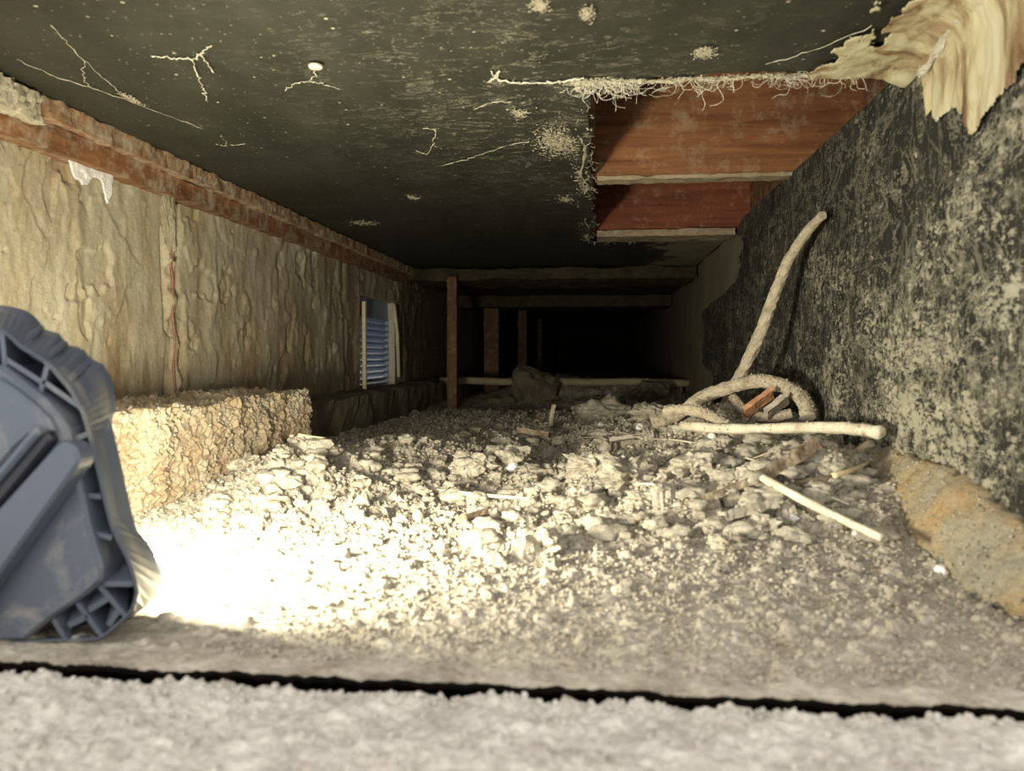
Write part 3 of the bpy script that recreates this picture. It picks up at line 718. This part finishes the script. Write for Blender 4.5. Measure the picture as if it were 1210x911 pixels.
bm = tube([A, A.lerp(B, 0.4)+Vector((0.004, 0, 0)), B], [0.004, 0.006, 0.005], 6); tag(rebase(link('straw_strip', bm_mesh('straw_strip', bm), M['straw'])), 'pale hanging strip at the far edge of the vent', 'strip')

# ================================================================== FAR DARK END
def at_floor(px, y): p = PY(px, 450, y); return p.x, y, gz(p.x, y)
x, y, z = at_floor(534, 2.98)
ptop = ZC-0.04
def post(px0, px1, y, label, m, top=ptop, name='timber_post', cat='post'):
    a = PY(px0, 440, y).x; c = PY(px1, 440, y).x
    bb = rough_box(a, c, y, y+(c-a), gz((a+c)/2, y+0.01)-0.01, top, 0.002, 0.012, 20, int(px0)); return tag(rebase(link(name, bm_mesh(name, bb), m)), label, cat)
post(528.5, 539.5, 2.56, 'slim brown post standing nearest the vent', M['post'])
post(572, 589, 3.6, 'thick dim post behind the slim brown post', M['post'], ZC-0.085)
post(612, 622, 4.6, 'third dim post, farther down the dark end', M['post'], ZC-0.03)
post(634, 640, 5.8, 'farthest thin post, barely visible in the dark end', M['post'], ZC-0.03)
A = PY(520, 450, 2.9); B = PY(815, 452, 2.9)
tag(rebase(link('pipe', bm_mesh('pipe', tube([A.lerp(B, k/20)+Vector((0, 0, 0.002*math.sin(k*0.9))) for k in range(21)], 0.014, 12, 0.04), True), M['pipe'])), 'dusty horizontal pipe crossing the dark far end', 'pipe')
for px, py, y, r, lab, stz in ((628, 462, 2.80, 0.075, 'pointed grey stone in front of the horizontal pipe', 1.1), (770, 466, 2.72, 0.062, 'rounded stone at the right end of the horizontal pipe', 0.8),
                          (590, 478, 2.75, 0.06, 'low dark stone left of the pointed grey stone', 0.6), (700, 476, 2.7, 0.055, 'flat stone below the middle of the horizontal pipe', 0.5)):
    p = PY(px, py, y); bb = icolump(int(px), 3, 0.5, 1.2, (1.1, 0.9, stz), 3); me = bm_mesh('stone', bb)
    for vv in me.vertices: vv.co = vv.co*r + p
    tag(rebase(link('stone', me, M['rock'])), lab, 'stone')

# ================================================================== DEBRIS PILE
# leaning stick
pts = [(972, 254), (957, 270), (942, 290), (930, 311), (921, 333), (912, 357), (903, 382), (892, 408), (880, 433), (867, 458), (856, 482)]
xs = [0.306, 0.300, 0.293, 0.286, 0.278, 0.269, 0.259, 0.249, 0.239, 0.229, 0.220]
P3 = catmull([PX(a, b_, x_) for (a, b_), x_ in zip(pts, xs)], 5)
ns_ = len(P3)
tag(rebase(link('leaning_stick', bm_mesh('leaning_stick', tube(P3, [0.0062+0.0032*min(1, k/(ns_*0.6)) for k in range(ns_)], 12, 0.13, 1)), M['bark'])), 'curved dusty stick leaning against the black right wall', 'stick')
def onp(px, py, lift=0.0, y0=0.5, y1=2.6):
    """walk along a pixel's ray to where it meets the dirt"""
    d = ray(px, py); last = None
    y = y0
    while y < y1:
        p = C0 + d*(y/d.y)
        if p.z <= gz(p.x, y) + lift: return p
        y += 0.008
    return C0 + d*(1.9/d.y)
def rod(name, pix, r, label, cat, m, ys=None, lift=0.004, sides=8, jit=0.08, seed=0, taper=0.0, group=None, n=5):
    if ys is None: P_ = [onp(a, b_, lift) for a, b_ in pix]
    else: P_ = [PY(a, b_, y) for (a, b_), y in zip(pix, ys)]
    P_ = catmull(P_, n) if len(P_) > 2 else [P_[0].lerp(P_[1], k/6) for k in range(7)]
    R_ = [r*(1-taper*k/len(P_)) for k in range(len(P_))]
    return tag(rebase(link(name, bm_mesh(name, tube(P_, R_, sides if jit < 0.2 else 12, min(jit, 0.11), seed), jit < 0.2), m)), label, cat, group)
rod('pale_branch', [(806, 503), (850, 506), (900, 507), (950, 505), (1000, 506), (1040, 511)], 0.0072, 'pale peeled branch lying level across the debris up to the wall', 'branch', M['palestick'], [1.14, 1.09, 1.03, 0.97, 0.91, 0.855], jit=0.12, seed=3)
rod('root', [(770, 500), (800, 490), (830, 470), (862, 458), (896, 450), (930, 458), (950, 474), (955, 494)], 0.0105, 'thick dusty root arching over the debris at the foot of the leaning stick', 'root', M['bark'], [1.30, 1.30, 1.28, 1.26, 1.22, 1.18, 1.14, 1.12], jit=0.2, seed=4, n=7)
rod('root', [(786, 486), (812, 484), (836, 490), (856, 502), (872, 512)], 0.008, 'thinner looping root left of the pale peeled branch', 'root', M['bark'], [1.18, 1.16, 1.14, 1.10, 1.07], jit=0.2, seed=5, n=9)
rod('root', [(866, 470), (884, 488), (912, 494), (936, 488)], 0.007, 'short root curled under the arching root', 'root', M['bark'], [1.24, 1.19, 1.16, 1.15], jit=0.2, seed=6, n=9)
rod('stick', [(893, 560), (940, 586), (990, 611), (1042, 636)], 0.0046, 'long thin pale stick lying diagonally in front of the debris pile', 'stick', M['palestick'], None, 0.014, jit=0.1, seed=7, taper=0.2)
rod('stick', [(984, 563), (1006, 556), (1027, 547)], 0.0036, 'short straw coloured stick beside the orange clay footing', 'stick', M['straw'], None, 0.010, jit=0.1, seed=8, taper=0.6)
rod('stick', [(352, 514), (368, 517), (384, 519)], 0.003, 'straw coloured twig beyond the right end of the concrete block', 'stick', M['straw'], None, 0.006, seed=9)
rod('stick', [(500, 578), (560, 584), (630, 590)], 0.003, 'long twig half buried in the middle of the dirt', 'stick', M['palestick'], None, 0.004, seed=10, taper=0.4)
rod('stick', [(655, 478), (652, 490), (651, 503)], 0.005, 'short stub standing upright at the back edge of the dirt', 'stick', M['bark'], [1.75, 1.75, 1.75], jit=0.3, seed=11)
for k, (px, py, a, ln, lab) in enumerate(((690, 520, -0.2, 34, 'thin twig near the crest, left of the white chips'), (735, 514, 0.35, 26, 'curved twig beside the white chips on the crest'), (790, 522, 0.15, 40, 'long thin twig left of the pale branch'),
        (915, 536, -0.45, 30, 'thin twig just in front of the pale branch'), (880, 544, 0.3, 24, 'thin twig above the chunky dark board end'), (980, 590, 0.5, 26, 'thin twig right of the long diagonal stick'), (835, 585, -0.3, 30, 'thin twig over the split dark wood piece'), (770, 575, 0.25, 24, 'thin twig in the hollow in front of the reddish chip'))):
    rod('twig', [(px-ln*math.cos(a), py-ln*0.5*math.sin(a)), (px, py-3), (px+ln*math.cos(a), py+ln*0.5*math.sin(a))], 0.0011+0.0003*(k % 3), lab, 'twig', M['palestick'] if k % 3 else M['bark'], None, 0.006, 5, 0.1, k, 0.3, None, 4)

# scraps of wood
def scrap(p0, p1, w, th, label, m, y0, y1, roll=0.3, seed=1):
    A = PY(*p0, y0); B = PY(*p1, y1)
    if y0 < 1.1:
        A = onp(*p0, 0.006); B = PY(*p1, A.y+0.02); B.z = max(B.z, gz(B.x, B.y)+0.004)
    L_ = (B-A).length
    bb = rough_box(0, L_, -w/2, w/2, -th/2, th/2, min(w, th)*0.22, max(0.004, th/3), 55, seed)
    t = (B-A).normalized(); s_ = t.cross(Vector((0, 0, 1))).normalized(); u = s_.cross(t)
    R_ = Matrix((t, s_, u)).transposed().to_4x4(); R_ = Matrix.Translation(A) @ R_ @ Matrix.Rotation(roll, 4, 'X')
    bb.transform(R_); return tag(rebase(link('wood_scrap', bm_mesh('wood_scrap', bb), m)), label, 'wood')
scrap((898, 566), (962, 540), 0.022, 0.014, 'chunky dark board end lying behind the long thin pale stick', M['scrap'], 0.96, 0.93, 0.5, 1)
scrap((812, 598), (888, 570), 0.020, 0.009, 'split dark wood piece left of the long thin pale stick', M['scrap'], 0.92, 0.93, 0.4, 2)
scrap((852, 614), (912, 598), 0.024, 0.010, 'pale grey wood flake in front of the split dark wood', M['scrapgrey'], 0.80, 0.82, 0.5, 3)
scrap((880, 488), (912, 464), 0.020, 0.008, 'orange brown chip standing under the arching root', M['scraporange'], 1.16, 1.17, 0.9, 4)
scrap((905, 490), (930, 470), 0.024, 0.008, 'grey chip leaning next to the orange brown chip', M['scrapgrey'], 1.14, 1.15, 0.8, 5)
scrap((612, 508), (650, 514), 0.018, 0.010, 'small brown board end at the back of the dirt', M['scrap'], 1.50, 1.48, 0.2, 6)
scrap((944, 572), (996, 566), 0.012, 0.007, 'dark sliver of wood near the orange clay footing', M['scrap'], 0.88, 0.86, 0.2, 7)
scrap((836, 562), (858, 566), 0.012, 0.010, 'reddish chip of wood half buried in mid pile', M['scraporange'], 0.98, 0.97, 0.3, 8)
scrap((760, 536), (812, 530), 0.016, 0.008, 'dark sliver of wood left of the reddish chip', M['scrap'], 1.16, 1.15, 0.3, 9)
scrap((720, 520), (775, 512), 0.014, 0.007, 'grey sliver of wood near the crest of the dirt', M['scrapgrey'], 1.35, 1.35, 0.3, 10)
scrap((548, 612), (574, 604), 0.010, 0.006, 'brown sliver of wood alone in the bright dirt', M['scrap'], 0.84, 0.86, 0.3, 11)

# pebbles
peb = [bm_mesh('pebble', icolump(60+k, 2, 0.35, 1.5, (1, 0.85, 0.75), 3), True) for k in range(3)]
def pebble(px, py, rpx, label, m='pebble', k=0):
    p = onp(px, py, 0.002); me = peb[k % 3].copy() if m != 'pebble' else peb[k % 3]
    o = link('pebble', me, None if me.materials else M[m]); r = rpx/F_PX*p.y
    o.location = p + Vector((0, 0.3*r, 0.25*r)); o.scale = (r, r, r); o.rotation_euler = (0, 0, k*1.3)
    return tag(o, label, 'pebble')
for k, (px, py, r, lab) in enumerate(((1112, 648, 14, 'largest white pebble at the foot of the orange clay footing'), (1113, 678, 9, 'white pebble just below the largest white pebble'), (939, 616, 8, 'white pebble left of the long pale stick'),
        (605, 556, 10, 'white chip in the back left of the dirt mounds'), (842, 520, 8, 'white pebble under the left end of the pale branch'), (1018, 570, 6, 'small white pebble beside the orange clay'), (710, 505, 6, 'small white chip near the crest of the dirt'),
        (757, 506, 6, 'white chip right of the chip on the crest'), (1012, 632, 5, 'small pale pebble below the long thin stick'), (634, 580, 6, 'white chip in the middle of the dirt'))):
    pebble(px, py, r, lab, 'pebble', k)
pebble(194, 580, 8, 'cream pebble at the foot of the concrete block', 'pebble_yellow', 1)

# clods of fluffy debris
CL = [bm_mesh('clod', icolump(20+k, 4, 0.55, 1.6, (1.15, 0.9, 0.72), 5, 0.16)) for k in range(7)]
for me in CL: me.materials.append(M['clod'])
named = [(712, 484, 30, 'spiky clod on the crest, nearest the upright stub'), (775, 488, 26, 'low broad clod on the crest left of the roots'), (740, 560, 34, 'large clod in the middle of the pile'), (700, 548, 24, 'clod tucked left of the large middle clod'),
         (640, 640, 30, 'tall bright clod in the centre foreground of the dirt'), (825, 545, 28, 'large clod below the left end of the pale branch'), (265, 548, 24, 'loose clod sloping down from the concrete block'), (290, 545, 18, 'clod right of the loose one at the block'),
         (600, 540, 30, 'broad clod at the back left of the pile'), (560, 545, 22, 'clod left of the broad back clod'), (905, 620, 20, 'clod in front of the pale grey wood flake'), (690, 590, 26, 'clod below the large middle clod'),
         (760, 590, 18, 'clod right of centre, in front of the middle clod'), (860, 640, 18, 'clod near the front of the pile on the right'), (935, 500, 16, 'clod sitting over the pale branch'), (895, 503, 12, 'small clod clinging to the pale branch')]
for k, (px, py, rpx, lab) in enumerate(named):
    p = onp(px, py+rpx*0.25, 0.004); r = rpx/F_PX*p.y
    o = link('clod', CL[k % 7], None); o.location = p + Vector((0, r*0.4, 0.0)); o.scale = (r, r, r*0.85); o.rotation_euler = (0, 0, k*2.1)
    tag(o, lab, 'clod')
# loose crumbs: uncountable
CLS = [bm_mesh('clod', icolump(40+k, 3, 0.55, 1.6, (1.15, 0.9, 0.72), 5, 0.16)) for k in range(5)]
def crumbs():
    base = bmesh.new(); bmesh.ops.create_icosphere(base, subdivisions=1, radius=1.0)
    bv = np.array([v_.co[:] for v_ in base.verts]); bf = np.array([[v_.index for v_ in f.verts] for f in base.faces]); base.free()
    r0 = np.random.RandomState(9); N = 62000; VV = []; FF = []
    for k in range(N):
        y = 0.43*math.exp(r0.rand()*1.7); x = r0.uniform(-0.63, 0.31)
        if -0.72 < x < -0.24 and y < 0.51: continue
        r = (0.0009 + 0.0026*r0.rand()**3)*(0.65 + 0.6*min(1, max(0, y-0.5)/0.6))
        s_ = bv*(1 + 0.35*(r0.rand(len(bv), 1)-0.5))*r*np.array([1, 1, 0.8])
        VV.append(s_ + np.array([x, y, gz(x, y)+r*0.3])); FF.append(bf + len(bv)*(len(VV)-1))
    src = []
    for me in CLS:
        co = np.empty(len(me.vertices)*3, np.float32); me.vertices.foreach_get('co', co); fi = np.empty(len(me.polygons)*3, np.int32); me.polygons.foreach_get('vertices', fi); src.append((co.reshape(-1, 3), fi.reshape(-1, 3)))
    nv = sum(len(v_) for v_ in VV)
    for k in range(420):
        u = r0.rand(); px, py = (r0.uniform(520, 1060), r0.uniform(500, 640)) if u < 0.75 else (r0.uniform(240, 560), r0.uniform(510, 600))
        p = onp(px, py, 0.002)
        if p.x > 0.30 or p.x < -0.47: continue
        r = 0.003 + 0.011*r0.rand()**2; cv, cf = src[k % len(src)]; a = r0.uniform(0, 6.28)
        q = cv @ np.array([[math.cos(a), -math.sin(a), 0], [math.sin(a), math.cos(a), 0], [0, 0, 1]]) * r * np.array([1.2, 1, 0.9])
        VV.append(q + np.array([p.x, p.y, p.z+r*0.15])); FF.append(cf + nv); nv += len(q)
    return mesh_np('loose_crumbs', np.concatenate(VV), np.concatenate(FF))
cr = link('loose_crumbs', crumbs(), M['clod'])
tag(cr, 'loose pale crumbs of soil and dust strewn over the ground', 'crumbs'); cr['kind'] = 'stuff'

def icobase():
    base = bmesh.new(); bmesh.ops.create_icosphere(base, subdivisions=1, radius=1.0)
    bv = np.array([v_.co[:] for v_ in base.verts]); bf = np.array([[v_.index for v_ in f.verts] for f in base.faces]); base.free(); return bv, bf
def grains(name, places, parent, m, seed):
    rd = np.random.RandomState(seed); bv, bf = icobase()
    VV = [bv*(1+0.5*(rd.rand(len(bv), 1)-0.5))*r + np.array(p) for p, r in places]; FF = [bf+len(bv)*k for k in range(len(VV))]
    o = link(name, mesh_np(name, np.concatenate(VV), np.concatenate(FF)), m, parent); o['kind'] = 'stuff'; return o
r0 = np.random.RandomState(21); pl_ = []
for k in range(5200):       # grit on the ledge, thicker at its broken edge
    i = int(r0.randint(60, 189)) if k % 3 else int(r0.randint(174, 190)); j = int(r0.randint(0, 760)); r = 0.0007 + 0.0016*r0.rand()**3
    if i > 186 and r0.rand() < 0.5: r *= 1.5
    pl_.append(((TX[i, j], TYr[i, j], TH[i, j]+r*0.2), r))
grains('grit', pl_, sill, M['sill'], 1)
for oname, cnt, rs_ in (('concrete_block', 5200, 0.0021), ('clay_footing', 2600, 0.0015), ('root', 600, 0.0017), ('root.001', 400, 0.0015), ('root.002', 300, 0.0015), ('pale_branch', 120, 0.0013), ('leaning_stick', 260, 0.0008)):
    ob = bpy.data.objects[oname]; pg = ob.data.polygons; pl_ = []
    for q in r0.randint(0, len(pg), cnt):
        pf = pg[int(q)]; c_ = pf.center
        if pf.normal.z < -0.3 or c_.x + ob.location.x > 0.315 or c_.x + ob.location.x < -0.645: continue
        r = rs_*(0.4+0.9*r0.rand()**2); pl_.append((tuple(c_ + pf.normal*(0.3*r)), r))
    grains('dust_crust', pl_, ob, M['clod'], len(pl_))

# ================================================================== COBWEBS, DUST ON THE CEILING
def web(lines, label, r=0.0007, cat='cobweb', dz=0.002, seed=0):
    b = bmesh.new()
    for i, ln in enumerate(lines):
        rnd = random.Random(seed*31+i); P_ = [PZ(a, c, ZC-dz) for a, c in ln]; P_ = catmull(P_, 9) if len(P_) > 2 else [P_[0].lerp(P_[1], k/9) for k in range(10)]
        P_ = [p if k in (0, len(P_)-1) else p+Vector((rnd.gauss(0, 0.0009), rnd.gauss(0, 0.0016), rnd.gauss(0, 0.0004))) for k, p in enumerate(P_)]
        join_bm(b, tube(P_, [r*rnd.uniform(0.4, 1.7) for _ in P_], 5, 0.2, seed))
    return tag(rebase(link('cobweb', bm_mesh('cobweb', b, True), M['web'])), label, cat)
web([[(178, 66), (200, 68), (226, 70), (238, 62), (250, 54)], [(226, 70), (232, 86), (240, 104), (246, 120)], [(238, 62), (244, 74), (252, 86)]], 'branching pale cobweb on the ceiling left of the round white disc', 0.0006, seed=1)
web([[(337, 107), (350, 98), (366, 96), (372, 84)], [(366, 96), (384, 100), (402, 106)]], 'three legged cobweb under the round white disc', 0.0004, seed=2)
web([[(580, 84), (586, 92), (600, 96), (630, 98), (660, 97), (690, 92)], [(586, 92), (590, 84)], [(586, 92), (578, 96)]], 'thick pale cobweb running to the corner of the ceiling opening', 0.0010, seed=3)
web([[(500, 152), (515, 155), (512, 170), (522, 176)], [(512, 170), (505, 182), (492, 178)]], 'small hooked cobweb on the ceiling left of the felted dust patch', 0.0005, seed=4)
web([[(560, 130), (580, 122), (605, 120)]], 'short cobweb thread under the thick pale cobweb', 0.0004, seed=5)
web([[(520, 196), (560, 186), (600, 172), (625, 168)]], 'slanting cobweb thread left of the felted dust patch', 0.0004, seed=6)
web([[(60, 30), (90, 62), (120, 90), (150, 118)], [(100, 72), (98, 90), (106, 104)]], 'fine cobweb thread ending at the dangling dust tuft', 0.0003, seed=7)
web([[(20, 70), (70, 92), (120, 108), (180, 130), (240, 152)]], 'long fine cobweb thread along the ceiling above the brown timber', 0.0003, seed=8)
web([[(255, 170), (268, 172), (262, 160)], [(268, 172), (290, 170)]], 'tiny cobweb low on the ceiling above the brown timber', 0.0003, seed=9)
web([[(905, 76), (960, 60), (1030, 30)]], 'fine cobweb thread between the near edge of the opening and the yellowed plaster', 0.0003, seed=10)
web([[(1004, 44), (1018, 46), (1030, 36)], [(1018, 46), (1032, 52)]], 'small cobweb on the ceiling beside the yellowed plaster', 0.0004, seed=11)
# round disc
p = PZ(373, 79, ZC-0.002); b = bmesh.new(); bmesh.ops.create_cone(b, cap_ends=True, segments=20, radius1=0.0065, radius2=0.008, depth=0.003); b.transform(Matrix.Translation(p))
tag(rebase(link('ceiling_disc', bm_mesh('ceiling_disc', b, True), M['web'])), 'round white disc stuck on the black ceiling', 'disc')
# dust caught on the ceiling: felted patches of specks and fibres
def felt(points, name, label, cat, m, r0_, seed, fib=0.3):
    rd = np.random.RandomState(seed); bb = bmesh.new(); bmesh.ops.create_icosphere(bb, subdivisions=1, radius=1.0)
    bv = np.array([v_.co[:] for v_ in bb.verts]); bf = np.array([[v_.index for v_ in f.verts] for f in bb.faces]); bb.free(); VV = []; FF = []
    for k, (x, y) in enumerate(points):
        r = r0_*(0.4+1.2*rd.rand()**2); a = rd.uniform(0, 6.28); st = 1+5*rd.rand() if rd.rand() < fib else 1.0
        q = bv*(1+0.5*(rd.rand(len(bv), 1)-0.5))*r*np.array([st, 1/math.sqrt(st), 0.7])
        q = q @ np.array([[math.cos(a), -math.sin(a), 0], [math.sin(a), math.cos(a), 0], [0, 0, 1]])
        VV.append(q + np.array([x, y, ZC-0.0015-0.0012*rd.rand()])); FF.append(bf+len(bv)*k)
    o = rebase(link(name, mesh_np(name, np.concatenate(VV), np.concatenate(FF)), m)); tag(o, label, cat); o['kind'] = 'stuff'; return o
for k, (px, py, rx, ry, cnt, lab) in enumerate(((637, 8, 9, 7, 90, 'dust tuft at the top edge of the ceiling'), (693, 18, 7, 8, 80, 'dust tuft right of the one at the top edge'), (613, 135, 8, 5, 70, 'small dust tuft left of the ceiling opening'), (658, 168, 24, 15, 520, 'wide felted dust patch left of the ceiling opening'),
        (487, 234, 7, 3, 50, 'small dust tuft low on the dark ceiling'), (668, 236, 8, 3, 60, 'thin dust tuft beside the left edge of the opening'), (832, 64, 11, 6, 110, 'dust tuft above the near edge of the opening'), (156, 118, 5, 8, 70, 'dangling dust tuft above the brown timber'), (430, 264, 16, 3, 120, 'long dust smear where the ceiling darkens'))):
    p = PZ(px, py, ZC-0.003); sx_ = 0.55*rx/F_PX*p.y; sy_ = 0.55*ry*p.y*p.y/(F_PX*0.30); rd = np.random.RandomState(70+k)
    felt([(p.x+rd.normal()*sx_, p.y+rd.normal()*sy_) for _ in range(cnt*3)], 'dust_tuft', lab, 'dust', M['dust'], 0.00075, k)
rd = np.random.RandomState(99)
felt([(HX0-0.006-abs(rd.normal())*0.009, HY0+(HY1-HY0)*rd.rand()**1.5-0.01) for _ in range(2200)] + [(HX0-0.01+0.05*rd.rand(), HY0-abs(rd.normal())*0.006) for _ in range(400)] + [(HX0-0.01+0.29*rd.rand(), HY0+rd.normal()*0.004) for _ in range(700)], 'dust_band', 'band of felted dust along the left and near edges of the ceiling opening', 'dust', M['dust'], 0.0009, 33)
# dusty fringe along the torn edges of the opening (fibres nobody could count)
rf = random.Random(8); b = bmesh.new()
for k in range(430):
    if k < 150: x0 = HX0 + 0.075*abs(rf.gauss(0, 0.5)); y0 = HY0 + rf.uniform(-0.004, 0.006)
    elif k < 260: x0 = rf.choice((0.10, 0.135, 0.19, 0.21, 0.255))+rf.gauss(0, 0.012); y0 = HY0 + rf.uniform(-0.004, 0.006)
    elif k < 390: x0 = HX0 + rf.uniform(-0.006, 0.004); y0 = HY0 + (HY1-HY0)*rf.random()
    else: x0 = rf.uniform(HX0, 0.10); y0 = HY1+rf.uniform(-0.01, 0.01)
    z0 = ZC - rf.uniform(-0.002, 0.003); ln = (0.005+0.020*rf.random()**2)*(1.0 if k < 260 else 0.45)
    P_ = [Vector((x0, y0, z0))]; a = rf.uniform(0, 6.28); 
    for q in range(5):
        a += rf.uniform(-1.3, 1.3); P_.append(P_[-1] + Vector((math.cos(a)*ln*0.35, rf.uniform(-0.1, 0.1)*ln, -abs(math.sin(a))*ln*0.35 if q < 3 else math.sin(a)*ln*0.3)))
    join_bm(b, tube(catmull(P_, 4), rf.uniform(0.00012, 0.00032), 4, 0.3, k))
fr = rebase(link('cobweb_fringe', bm_mesh('cobweb_fringe', b), M['web'])); tag(fr, 'matted cobweb fringe hanging from the torn edges of the ceiling opening', 'cobweb'); fr['kind'] = 'stuff'
# rolled dusty edge
pts = catmull([(HX0-0.010+0.006*math.sin(k*2.3), HY0+(HY1-HY0)*k/14-0.004, ZC-0.003+0.002*math.sin(k)) for k in range(15)], 5)
tag(rebase(link('torn_edge', bm_mesh('torn_edge', tube(pts, [0.0030*(0.4+rf.random())*(1-0.5*k/len(pts)) for k in range(len(pts))], 7, 0.5, 5)), M['dust'])), 'rolled dusty edge along the left side of the ceiling opening', 'edge')
pts = catmull([(HX0-0.01+(0.30)*k/14, HY0+0.003*math.sin(k*1.9), ZC-0.002) for k in range(15)], 5)
tag(rebase(link('torn_edge', bm_mesh('torn_edge', tube(pts, [0.0020*(0.3+1.2*rf.random()) for k in range(len(pts))], 7, 0.5, 6)), M['dust'])), 'dusty lip along the near side of the ceiling opening', 'edge')
